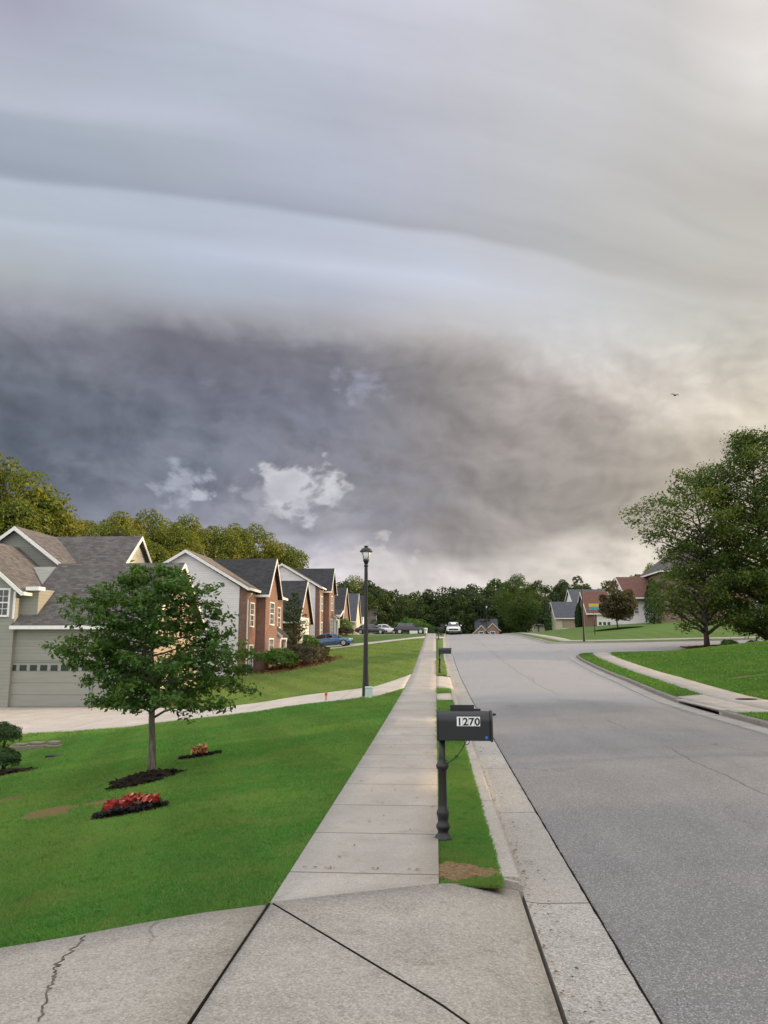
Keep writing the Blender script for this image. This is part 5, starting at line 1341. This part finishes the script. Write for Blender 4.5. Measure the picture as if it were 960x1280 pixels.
# ------------------------------------------------------------------ cars
def car(name, loc, rz, paint, label, L=4.5, W=1.78, H=1.45, kind='sedan', front_detail=True, coupe=False):
    root = empty(name, loc, rz, label, 'car')
    hw = W / 2
    if kind == 'sedan':
        low = [(-.5, .34, .60, .80), (-.487, .28, .80, .90), (-.44, .22, .88, .97), (-.30, .20, .91, 1), (-.1, .19, .90, 1), (.12, .19, .89, 1), (.24, .20, .86, 1), (.36, .21, .78, .97), (.45, .22, .70, .90), (.487, .28, .62, .82), (.5, .36, .54, .72)]
        cab = dict(b=(-.40, .235), t=(-.24, .055))
    else:
        low = [(-.5, .36, .70, .82), (-.485, .30, .95, .92), (-.44, .26, 1.0, .98), (-.3, .24, 1.0, 1), (-.1, .23, .99, 1), (.12, .23, .98, 1), (.25, .24, .95, 1), (.38, .24, .90, .98), (.46, .26, .84, .92), (.49, .32, .76, .85), (.5, .40, .66, .76)]
        cab = dict(b=(-.47, .255), t=(-.39, .07))
    m = MB(); n = 0; rings = []
    for f, zb, zt, w in low:
        x = f * L; ww = hw * w; hgt = zt - zb
        sec = [(-ww * .86, zb), (-ww, zb + hgt * .22), (-ww * 1.0, zb + hgt * .55), (-ww * .965, zb + hgt * .85), (-ww * .88, zt), (-ww * .45, zt + .025), (0, zt + .035)]
        sec = sec + [(-a, b) for a, b in sec[-2::-1]]
        rings.append([(x, a, b) for a, b in sec])
    k = len(rings[0]); m.v = [p for r_ in rings for p in r_]
    for j in range(len(rings) - 1):
        for i in range(k):
            i2 = (i + 1) % k; m.f.append((j * k + i, j * k + i2, (j + 1) * k + i2, (j + 1) * k + i))
    m.f.append(tuple(range(k))); e = (len(rings) - 1) * k; m.f.append(tuple(e + k - 1 - i for i in range(k)))
    # cabin shell
    bx0, bx1 = cab['b'][0] * L, cab['b'][1] * L; tx0, tx1 = cab['t'][0] * L, cab['t'][1] * L
    zb = np.interp(0, [f for f, *_ in low], [t for _, _, t, _ in low]) - .02
    wb, wt = hw * .90, hw * .68
    i0 = len(m.v)
    lv = [(0, bx0, bx1, wb, zb), (.55, bx0 + (tx0 - bx0) * .55, bx1 + (tx1 - bx1) * .55, wb + (wt - wb) * .5, zb + (H - zb) * .55), (.92, bx0 + (tx0 - bx0) * .95, bx1 + (tx1 - bx1) * .95, wt * 1.03, zb + (H - zb) * .92), (1, tx0 + .14, tx1 - .14, wt * .88, H)]
    for _, a, b, w, z in lv:
        m.v += [(a, -w * .86, z), ((a + b) / 2, -w, z), (b, -w * .86, z), (b + .04, 0, z), (b, w * .86, z), ((a + b) / 2, w, z), (a, w * .86, z), (a - .04, 0, z)]
    for j in range(3):
        for i in range(8):
            i2 = (i + 1) % 8; a = i0 + j * 8; m.f.append((a + i, a + i2, a + 8 + i2, a + 8 + i))
    m.f.append(tuple(i0 + 24 + i for i in range(8)))
    body = m.build('body', paint, root, True)
    sub = body.modifiers.new('smooth', 'SUBSURF'); sub.levels = 1; sub.render_levels = 2
    def P(q, s, j):            # point on the cabin at height share s, along share q (0 rear .. 1 front) and side j
        a = bx0 + (tx0 - bx0) * s; b = bx1 + (tx1 - bx1) * s; w = wb + (wt - wb) * s; z = zb + (H - zb) * s
        x = a + (b - a) * q; ww = w * (.875 + .115 * (1 - abs(2 * q - 1)))
        return Vector((x, j * (ww + .006), z))
    g = MB()
    for j in (-1, 1):
        for q0, q1, r0, r1 in ((.09, .46, .13, .45), (.50, .92, .50, .86)):
            pts = [P(q0, .14, j), P(q1, .14, j), P(r1, .84, j), P(r0, .84, j)]
            if j > 0: pts = pts[::-1]
            g.prism(pts, (0, -j * .03, 0))
    g.build('side_window', 'carglass', root)
    g = MB(); g.prism([(bx1 - .0 + .035, -wb * .78, zb + .06), (bx1 + .035, wb * .78, zb + .06), (tx1 + .05, wt * .80, H - .09), (tx1 + .05, -wt * .80, H - .09)], (-.04, 0, -.01)); g.build('windshield', 'carglass', root)
    g = MB(); g.prism([(bx0 - .04, wb * .76, zb + .08), (bx0 - .04, -wb * .76, zb + .08), (tx0 - .04, -wt * .78, H - .10), (tx0 - .04, wt * .78, H - .10)], (.04, 0, 0)); g.build('rear_window', 'carglass', root)
    for sx in (-.31, .325):
        for sy in (-1, 1):
            r_ = .325 if kind == 'sedan' else .36
            t = MB(); t.lathe([(r_ * .62, -.1), (r_ * .93, -.1), (r_, -.06), (r_, .06), (r_ * .93, .1), (r_ * .62, .1)], 24); w = t.build('wheel', 'rubber', root, True); w.location = (sx * L, sy * (hw - .085), r_); w.rotation_euler = (PI / 2, 0, 0)
            t = MB(); t.lathe([(r_ * .66, -.106), (r_ * .66, .106)], 20)
            for i in range(5):
                a = i * 2 * PI / 5; t.obox((0, 0, .107 if sy < 0 else -.127), (math.cos(a) * r_ * .6, math.sin(a) * r_ * .6, 0), (-math.sin(a) * .05, math.cos(a) * .05, 0), (0, 0, .02))
            t.build('rim', 'rim', w)
    for sy in (-1, 1):
        t = MB(); z = .66 if kind == 'sedan' else .80
        t.box(.452 * L, .482 * L, sy * hw * .62 - .17, sy * hw * .62 + .17, z - .075, z + .065); t.build('headlight', 'lens', root, True, .03)
        t = MB(); t.box(bx1 - .32, bx1 - .18, sy * (hw + .02) - .09, sy * (hw + .02) + .09, zb + .05, zb + .18); t.build('side_mirror', paint, root, True, .03)
    t = MB(); z = .46 if kind == 'sedan' else .56
    t.box(.480 * L, .503 * L, -hw * .62, hw * .62, z - .11, z + .08); t.box(.470 * L, .500 * L, -hw * .80, hw * .80, .27, .34); t.build('grille', 'grille', root, True, .02)
    return root
bc = at(415, 812.0)
def on_car(X, Y): return Vector((X, Y, float(T(X, Y)) + .05))
Xb, _ = dist(415.5, 79.5)
cb = on_car(Xb, 79.5)
cr = car('parked_car', cb, -.10, 'blue', 'blue parked sedan on the driveway of the second brick house', 4.35, 1.74, 1.42)
cr.rotation_euler = (0, math.atan((float(T(Xb - 1.5, 79.5)) - float(T(Xb + 1.5, 79.5))) / 3.0), -.12)
Xw, _ = dist(567, 97.0); car('road_car', Vector((Xw, 97, float(prof(97)) - .07)), -PI / 2 - .02, 'whitecar', 'white car facing down the road by the kerb at the crest', 4.5, 1.82, 1.52, 'suv')
Xd, _ = dist(513, 110.5); car('parked_car', on_car(Xd, 110.5), -.05, 'darkcar', 'black parked car on the far driveway before the bright green bush', 4.7, 1.85, 1.55, 'suv')
Xg, _ = dist(464, 109.5); car('parked_car', on_car(Xg, 109.5), -.08, 'grey_car', 'dark grey parked car with glinting windshield behind the street lamp pole', 4.5, 1.8, 1.45)
Xs, _ = dist(482, 113); car('parked_car', on_car(Xs, 112.4), -.1, 'whitecar', 'white parked car half hidden behind the dark grey one', 4.3, 1.75, 1.45)

# ------------------------------------------------------------------ the bird
bx, by, bu = ray(844, 494); k = 75 / math.hypot(bx, by)
root = empty('bird', (bx * k, by * k, EYE + bu * k), .4, 'small dark bird flying in the pale sky above the right-hand trees', 'bird')
m = MB(); m.lathe([(.005, -.22), (.04, -.16), (.075, -.02), (.07, .08), (.04, .15), (.045, .18), (.012, .235)], 10)
i0 = len(m.v)
m.prism([(-.05, .0, -.06), (-.05, .0, .08), (-.34, .10, .05), (-.52, .06, -.06), (-.30, .08, -.05)], (0, .012, 0)); m.prism([(.05, .0, .08), (.05, .0, -.06), (.30, .08, -.05), (.52, .06, -.06), (.34, .10, .05)], (0, .012, 0))
b = m.build('body', 'black_post', root, True); b.rotation_euler = (PI / 2, 0, 0)

# ------------------------------------------------------------------ grass blades on the lawns near enough to show them
def poly_in(px, py, poly):
    c = np.zeros(len(px), bool); n = len(poly)
    for i in range(n):
        x1, y1 = poly[i]; x2, y2 = poly[(i + 1) % n]
        if y1 == y2: continue
        s = ((y1 > py) != (y2 > py)) & (px < (x2 - x1) * (py - y1) / (y2 - y1) + x1); c ^= s
    return c
def grass(name, n, region, rng, hmul=1.0, lab=None, dmin=3.0, dmax=32.0, az=(-.62, .56)):
    r = dmin * (dmax / dmin) ** (rng.random(n) ** 1.15); a = rng.uniform(*az, n) - YAW
    X = r * np.sin(a); Y = r * np.cos(a)
    keep = region(X, Y); X, Y, r = X[keep], Y[keep], r[keep]
    for bx_, by_, rx_, ry_, rz_ in BARE:
        q = ((X - bx_) / rx_) ** 2 + ((Y - by_) / ry_) ** 2; k_ = (q > 1.15) | (rng.random(len(X)) < .30 * q); X, Y, r = X[k_], Y[k_], r[k_]
    n = len(X); Z = T(X, Y)
    h = (.017 + .0013 * r) * rng.uniform(.6, 1.3, n) * hmul; w = (.0012 + .00058 * r) * rng.uniform(.7, 1.2, n)
    clump = .5 + .5 * np.sin(X * 3.1 + np.sin(Y * 2.3) * 1.7) * np.sin(Y * 2.7 + np.sin(X * 1.9) * 1.3); h *= .8 + .4 * clump
    th = rng.uniform(0, 2 * PI, n); le = rng.uniform(.2, 1.3, n) * h; la = rng.uniform(0, 2 * PI, n)
    d = np.stack([np.cos(th), np.sin(th), np.zeros(n)], 1) * w[:, None]; B = np.stack([X, Y, Z - .006], 1)
    mid = B + np.stack([np.cos(la) * le * .35, np.sin(la) * le * .35, h * .6], 1); tip = B + np.stack([np.cos(la) * le, np.sin(la) * le, h], 1)
    v = np.stack([B - d, B + d, mid + d * .7, tip, mid - d * .7], 1).reshape(-1, 3)
    q = np.arange(n * 5).reshape(-1, 5)
    o = np_mesh(name, v, q, 'grass'); tag(o, lab, 'grass', None, 'stuff'); return o
led = [(x, y) for x, y in lawn_edge]
lx = np.array([p[0] for p in led])[::-1]; ly = np.array([p[1] for p in led])[::-1]
nd_poly = [tuple(p)[:2] for p in ND_near] + [tuple(p)[:2] for p in ND_far][::-1]
rg = np.random.default_rng(77)
def left_lawn(X, Y): return (X < -1.125 + rg.normal(0, .020, len(X))) & (Y > np.interp(X, lx, ly) + rg.normal(0, .014, len(X)) + .01) & ~poly_in(X, Y, nd_poly) & (X > -26)
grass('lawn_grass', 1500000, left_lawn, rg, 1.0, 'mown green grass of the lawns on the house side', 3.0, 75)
def strip(X, Y): return (X > .008 + rg.normal(0, .012, len(X))) & (X < LX(Y) - .165 + rg.normal(0, .012, len(X))) & (((Y > yS + .02) & (Y < 22.7)) | ((Y > 25.1) & (Y < 27.0)) | (Y > 34.6))
grass('verge_grass', 900000, strip, rg, 1.0, 'green grass of the strip between sidewalk and kerb', 4.5, 45, (.055, .18))
def rlawn(X, Y):
    d = X - RX(Y); return (((d > .17) & (d < 1.03) & ~((Y > 19.5) & (Y < 24.7) & (d < 1.2))) | (d > 2.18)) & (Y < 51.5) & (X < 30)
grass('corner_grass', 260000, rlawn, rg, 1.2, 'green grass of the corner lawn across the road', 14, 52, (.1, .60))

# fallen leaves and grit along the gutters and on the slabs
def litter(n, seed):
    r = np.random.default_rng(seed); P = []
    for _ in range(n):
        k = r.random(); y = 2.5 * (50 / 2.5) ** r.random()
        if k < .6: x = float(LX(y)) + .02 + abs(r.normal(0, .10)); z = float(T(0, y)) - .112 + .004
        elif k < .72: x = r.uniform(-1.1, -.03); z = float(T(x, max(y, 6.2))) + .036; y = max(y, 6.2)
        else: x = float(RX(min(y, 45))) - .05 - abs(r.normal(0, .2)); y = min(y, 45); z = float(T(x, y)) - .107
        P.append((x, y, z + .004))
    P = np.array(P); v, q = leaves(P, np.tile([0, 0, 2.5], (n, 1)), .032, r, .5, .35)
    tag(np_mesh('leaf_litter', v, q, 'litter'), 'small dry leaves and grit lying along the gutters', 'leaf litter', None, 'stuff')
litter(420, 8)

# ------------------------------------------------------------------ sky: storm shelf cloud in front, brighter overcast overhead and behind
SUN_AZ, SUN_EL = math.radians(76), math.radians(11)          # from +Y towards +X
W = bpy.data.worlds.new('World'); SC.world = W; W.use_nodes = True
g = N(W.node_tree)
for n in list(g.n): g.n.remove(n)
tc = g.new('ShaderNodeTexCoord'); dv = tc.outputs['Generated']; s = g.sep(dv)
az = g.add(g.m('ARCTAN2', s[0], s[1]), YAW)
el = g.m('ARCSINE', s[2])
def shifted(v, o):
    n = g.new('ShaderNodeVectorMath', operation='ADD'); g.put(n.inputs[0], v)
    if isinstance(o, tuple): n.inputs[1].default_value = o
    else: g.put(n.inputs[1], o)
    return n.outputs[0]
# the arc of the shelf: the bands are measured from it
ARC = [(0, 219), (120, 233), (240, 247), (360, 265), (480, 284), (600, 300), (720, 328), (840, 366), (960, 412)]
aa = [azel(x, y) for x, y in ARC]
e0_ = aa[4][1]
AZL, AZH = math.radians(-32), math.radians(32)
an = g.ss(az, AZL, AZH, 0, 1, 'LINEAR')
st = [((a - AZL) / (AZH - AZL), (.5 + (e - e0_),) * 3 + (1,)) for a, e in aa]
arcv = g.sub(g.sep(g.ramp(an, st, 'CARDINAL'))[0], .5)
W0, W1 = math.radians(12), math.radians(27)
wgt = g.ss(el, W0, W1)
def wgt_py(e): t = min(1, max(0, (e - W0) / (W1 - W0))); return t * t * (3 - 2 * t)
ea = g.sub(el, g.mul(arcv, wgt))                              # height measured along the shelf
upper = g.noise(g.comb(g.mul(az, 1.1), g.mul(ea, 13), 0), 1.7, 4, .5)
upper2 = g.noise(g.comb(g.mul(az, 2.5), g.mul(ea, 46), 3.0), 1.2, 3, .5)
low = g.mul(g.ss(el, math.radians(27), math.radians(18)), 1.0)
# cloud coordinates, a little flattened, gently warped so that folds curl
cv = g.comb(g.mul(az, 1.0), g.mul(el, 1.45), .37)
wp = g.noise(cv, 5.0, 3, .5, 0, 1)
wv_ = g.new('ShaderNodeVectorMath', operation='SUBTRACT'); g.put(wv_.inputs[0], wp); wv_.inputs[1].default_value = (.5, .5, .5)
cw = shifted(cv, g.vmul(wv_.outputs[0], (.10, .10, .10)))
def lump(v, sc):
    """rounded heads with creases between them"""
    t = None
    for k, (m_, a_) in enumerate(((1, .6), (2.1, .27), (4.6, .13))):
        q = g.mul(g.m('ABSOLUTE', g.sub(g.mul(g.noise(shifted(v, (k * 3.1, k * 1.7, 0.0)), sc * m_, 1, .4), 2), 1)), a_)
        t = q if t is None else g.add(t, q)
    return t
big = g.noise(cw, 5.5, 4, .5); mid = g.noise(cw, 13, 5, .5); sml = g.noise(cw, 34, 6, .55)
LA = (.014, .014, 0.0)
rel = g.sub(lump(shifted(cw, (-LA[0], -LA[1], 0.0)), 7.5), lump(shifted(cw, (LA[0] * .3, LA[1] * .3, 0.0)), 7.5))
rel2 = g.sub(mid, g.noise(shifted(cw, (.010, .010, 0.0)), 13, 5, .5))
dsp = g.mul(g.add(g.mul(g.sub(big, .5), .10), g.add(g.mul(g.sub(mid, .5), .050), g.mul(g.sub(sml, .5), .020))), g.ss(el, math.radians(6), math.radians(14), .42, 1.0))
ew = g.add(ea, g.add(g.mul(dsp, low), g.mul(g.sub(upper, .5), .010)))
EH = math.radians(48)
ef = g.div(ew, EH)
COLS = [(0, [(0, 170, 172, 190), (60, 178, 182, 198), (122, 184, 189, 204), (142, 168, 177, 191), (205, 157, 167, 182), (217, 160, 170, 185), (226, 184, 194, 208), (265, 178, 188, 201), (276, 186, 195, 208), (330, 172, 177, 183), (378, 148, 151, 161), (425, 116, 120, 131), (470, 100, 106, 117), (540, 92, 99, 112), (620, 88, 95, 109), (700, 130, 134, 146), (790, 190, 192, 200)]),
        (240, [(0, 190, 195, 208), (80, 180, 188, 202), (150, 188, 194, 209), (175, 174, 181, 195), (215, 168, 175, 189), (244, 163, 170, 185), (254, 184, 193, 208), (292, 181, 189, 204), (312, 190, 199, 217), (350, 175, 185, 199), (395, 160, 161, 170), (428, 112, 112, 124), (500, 100, 104, 117), (570, 98, 104, 118), (620, 112, 117, 132), (655, 136, 139, 152), (700, 172, 174, 184), (790, 205, 204, 208)]),
        (420, [(0, 201, 203, 217), (100, 187, 191, 206), (160, 181, 185, 199), (215, 182, 187, 204), (271, 167, 173, 188), (280, 189, 196, 211), (312, 187, 193, 208), (335, 198, 204, 220), (365, 182, 187, 203), (405, 168, 168, 174), (440, 122, 121, 131), (500, 114, 116, 129), (560, 122, 122, 132), (620, 130, 128, 134), (662, 138, 135, 141), (676, 176, 173, 181), (720, 206, 201, 203), (790, 214, 208, 206)]),
        (560, [(0, 205, 206, 218), (120, 192, 193, 202), (220, 187, 189, 200), (290, 175, 177, 186), (300, 195, 199, 210), (335, 195, 201, 214), (350, 204, 210, 225), (385, 196, 197, 203), (425, 180, 175, 174), (470, 140, 135, 135), (540, 134, 129, 130), (620, 138, 133, 133), (690, 144, 138, 138), (706, 190, 184, 181), (735, 212, 205, 202), (790, 218, 210, 204)]),
        (720, [(0, 203, 202, 206), (120, 198, 198, 203), (220, 192, 192, 194), (290, 186, 186, 187), (324, 186, 186, 187), (334, 200, 200, 203), (380, 204, 205, 208), (430, 198, 196, 195), (480, 186, 178, 173), (530, 164, 156, 151), (600, 158, 151, 145), (668, 166, 159, 152), (682, 204, 196, 187), (720, 216, 208, 198), (790, 222, 212, 200)]),
        (860, [(0, 206, 203, 203), (80, 206, 204, 203), (150, 199, 197, 195), (230, 192, 189, 185), (268, 189, 187, 183), (282, 197, 195, 190), (350, 190, 187, 182), (373, 199, 197, 192), (420, 203, 201, 194), (480, 205, 197, 186), (540, 194, 185, 172), (600, 184, 174, 160), (660, 188, 178, 163), (676, 212, 204, 188), (790, 222, 212, 194)]),
        (975, [(0, 226, 220, 216), (80, 230, 226, 222), (150, 206, 202, 197), (230, 191, 186, 181), (290, 197, 194, 187), (350, 193, 189, 182), (420, 202, 198, 188), (500, 214, 205, 189), (560, 206, 197, 180), (640, 192, 182, 166), (700, 216, 207, 187), (790, 228, 218, 198)])]
out = None; pa = None
for cx, rows in COLS:
    am_ = azel(cx, 400)[0]
    av = float(np.interp(am_, [a for a, _ in aa], [e for _, e in aa])) - e0_
    stops = []
    for y, r_, g_, b_ in rows:
        e = azel(cx, y)[1]; e2 = e - av * wgt_py(e); stops.append((min(1, max(0, e2 / EH)), srgb(r_, g_, b_)))
    stops.sort(key=lambda q: q[0])
    rc = g.ramp(ef, stops, 'LINEAR')
    if out is None: out = rc
    else: out = g.mix(g.ss(az, pa, am_, 0, 1, 'LINEAR'), out, rc)
    pa = am_
lowb = g.ss(el, math.radians(25), math.radians(17))
fold = g.add(g.mul(g.sub(big, .5), .75), g.add(g.mul(rel, .56), g.add(g.mul(rel2, .80), g.mul(g.sub(sml, .5), .06))))
br = g.add(g.add(1, g.mul(lowb, .13)), g.mul(fold, g.add(.05, g.mul(lowb, 1.15))))
br = g.mul(br, g.add(1, g.mul(g.add(g.mul(g.sub(upper, .5), .20), g.mul(g.sub(upper2, .5), .05)), g.sub(1, lowb))))
out = g.mix(1.0, out, g.comb(br, br, br), 'MULTIPLY')
# breaks in the bank: brighter cloud and a little open sky behind, with torn edges
def hole(px, py, rx, ry, lo, hi, seedv, amt, colr, soft=.12):
    global out
    a, e = azel(px, py); k = 1 / 950.0
    v = shifted(cw, (seedv, seedv * .7, 0.0))
    w2 = g.sep(g.noise(shifted(cv, (seedv * .3, seedv, 0.0)), 22, 3, .5, 0, 1))
    du, dw_ = g.mul(g.sub(w2[0], .5), .11), g.mul(g.sub(w2[1], .5), .075)
    q = g.add(g.m('POWER', g.div(g.add(g.sub(az, a), du), rx * k), 2), g.m('POWER', g.div(g.add(g.sub(el, e), dw_), ry * k), 2))
    nz = g.add(g.mul(g.noise(v, 16, 4, .5), .68), g.mul(g.noise(v, 44, 4, .55), .32))
    f = g.mul(g.ss(g.sub(nz, g.mul(q, soft)), lo, hi), g.ss(q, 3.0, .5))
    sh = g.ss(g.noise(shifted(v, (.02, .02, 0.0)), 26, 4, .5), .3, .7, .86, 1.05)
    out = g.mix(g.mul(f, amt), out, g.mix(1.0, colr, g.comb(sh, sh, sh), 'MULTIPLY'))
sky = g.new('ShaderNodeTexSky', sky_type='NISHITA'); sky.sun_disc = False; sky.sun_elevation = SUN_EL; sky.sun_rotation = SUN_AZ
sky.air_density = 1.0; sky.dust_density = 1.5; sky.ozone_density = 1.0
open_sky = g.mix(.82, g.mix(1.0, sky.outputs[0], (.10, .10, .10, 1), 'MULTIPLY'), srgb(238, 236, 239))
hole(300, 545, 150, 75, .40, .66, 3.3, .45, srgb(140, 146, 166))
hole(385, 662, 110, 42, .34, .58, 11.0, .75, srgb(176, 175, 185))
hole(445, 478, 46, 26, .42, .60, 5.0, .6, srgb(166, 168, 188))
hole(80, 585, 34, 40, .42, .62, 12.4, .4, srgb(134, 138, 150))
hole(350, 628, 60, 24, .42, .58, 1.3, .5, srgb(186, 186, 198))
hole(372, 612, 42, 31, .33, .46, 4.3, .97, open_sky, .10)
hole(388, 632, 24, 14, .42, .52, 14.1, .8, srgb(140, 140, 152), .08)
hole(330, 606, 190, 62, .26, .66, 17.2, .55, srgb(152, 155, 170), .07)
hole(300, 612, 40, 12, .44, .64, 8.3, .5, srgb(210, 212, 226))
hole(226, 600, 38, 40, .42, .57, 2.1, .8, srgb(176, 180, 196))
hole(240, 614, 24, 20, .42, .54, 9.1, .7, srgb(206, 210, 222))
hole(655, 612, 30, 22, .46, .60, 6.4, .5, srgb(190, 186, 190))
hole(470, 693, 80, 18, .40, .54, 7.7, .6, srgb(220, 215, 214))
# away from the storm: bright high overcast overhead and behind, warm and brightest towards the low sun
front = g.mul(g.ss(g.m('ABSOLUTE', az), math.radians(60), math.radians(34)), g.ss(el, math.radians(60), math.radians(45)))
sd = (math.sin(SUN_AZ) * math.cos(SUN_EL), math.cos(SUN_AZ) * math.cos(SUN_EL), math.sin(SUN_EL))
dt = g.new('ShaderNodeVectorMath', operation='DOT_PRODUCT'); g.put(dt.inputs[0], dv); dt.inputs[1].default_value = sd
glow = g.m('POWER', g.m('MAXIMUM', dt.outputs['Value'], 0), 3)
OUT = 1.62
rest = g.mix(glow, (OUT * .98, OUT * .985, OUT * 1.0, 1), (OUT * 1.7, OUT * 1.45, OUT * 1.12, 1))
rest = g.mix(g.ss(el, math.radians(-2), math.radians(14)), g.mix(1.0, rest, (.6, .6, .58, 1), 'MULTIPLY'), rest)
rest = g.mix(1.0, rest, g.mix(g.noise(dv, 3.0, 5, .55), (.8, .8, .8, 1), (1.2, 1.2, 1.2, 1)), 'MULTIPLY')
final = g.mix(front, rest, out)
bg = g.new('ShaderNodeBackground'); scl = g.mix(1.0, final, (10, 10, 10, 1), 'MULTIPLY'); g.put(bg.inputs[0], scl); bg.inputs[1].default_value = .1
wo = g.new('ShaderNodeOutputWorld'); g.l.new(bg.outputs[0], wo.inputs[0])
W.cycles.sampling_method = 'MANUAL'; W.cycles.sample_map_resolution = 512

sl = bpy.data.lights.new('sun', 'SUN'); sl.energy = 4.5; sl.angle = math.radians(1.2); sl.color = (1.0, .72, .42)
so = bpy.data.objects.new('sun', sl); COL.objects.link(so); so.location = (60, 20, 30)
so.rotation_euler = Vector((-sd[0], -sd[1], -sd[2])).to_track_quat('-Z', 'Y').to_euler()

# ------------------------------------------------------------------ camera and output
cd = bpy.data.cameras.new('camera'); cam = bpy.data.objects.new('camera', cd); COL.objects.link(cam)
cam.location = (0, 0, EYE); cam.rotation_euler = (PI / 2 + PITCH, 0, YAW)
cd.sensor_fit = 'VERTICAL'; cd.sensor_height = 36; cd.lens = FPX / 1280 * 36; cd.clip_start = .05; cd.clip_end = 6000
SC.camera = cam
SC.view_settings.view_transform = 'Standard'; SC.view_settings.look = 'None'; SC.view_settings.exposure = 0; SC.view_settings.gamma = 1
SC.view_settings.use_curve_mapping = False
SC.render.engine = 'CYCLES'; SC.cycles.max_bounces = 5; SC.cycles.diffuse_bounces = 3; SC.cycles.transmission_bounces = 3; SC.cycles.transparent_max_bounces = 4
SC.cycles.use_denoising = True; SC.cycles.sample_clamp_indirect = 6
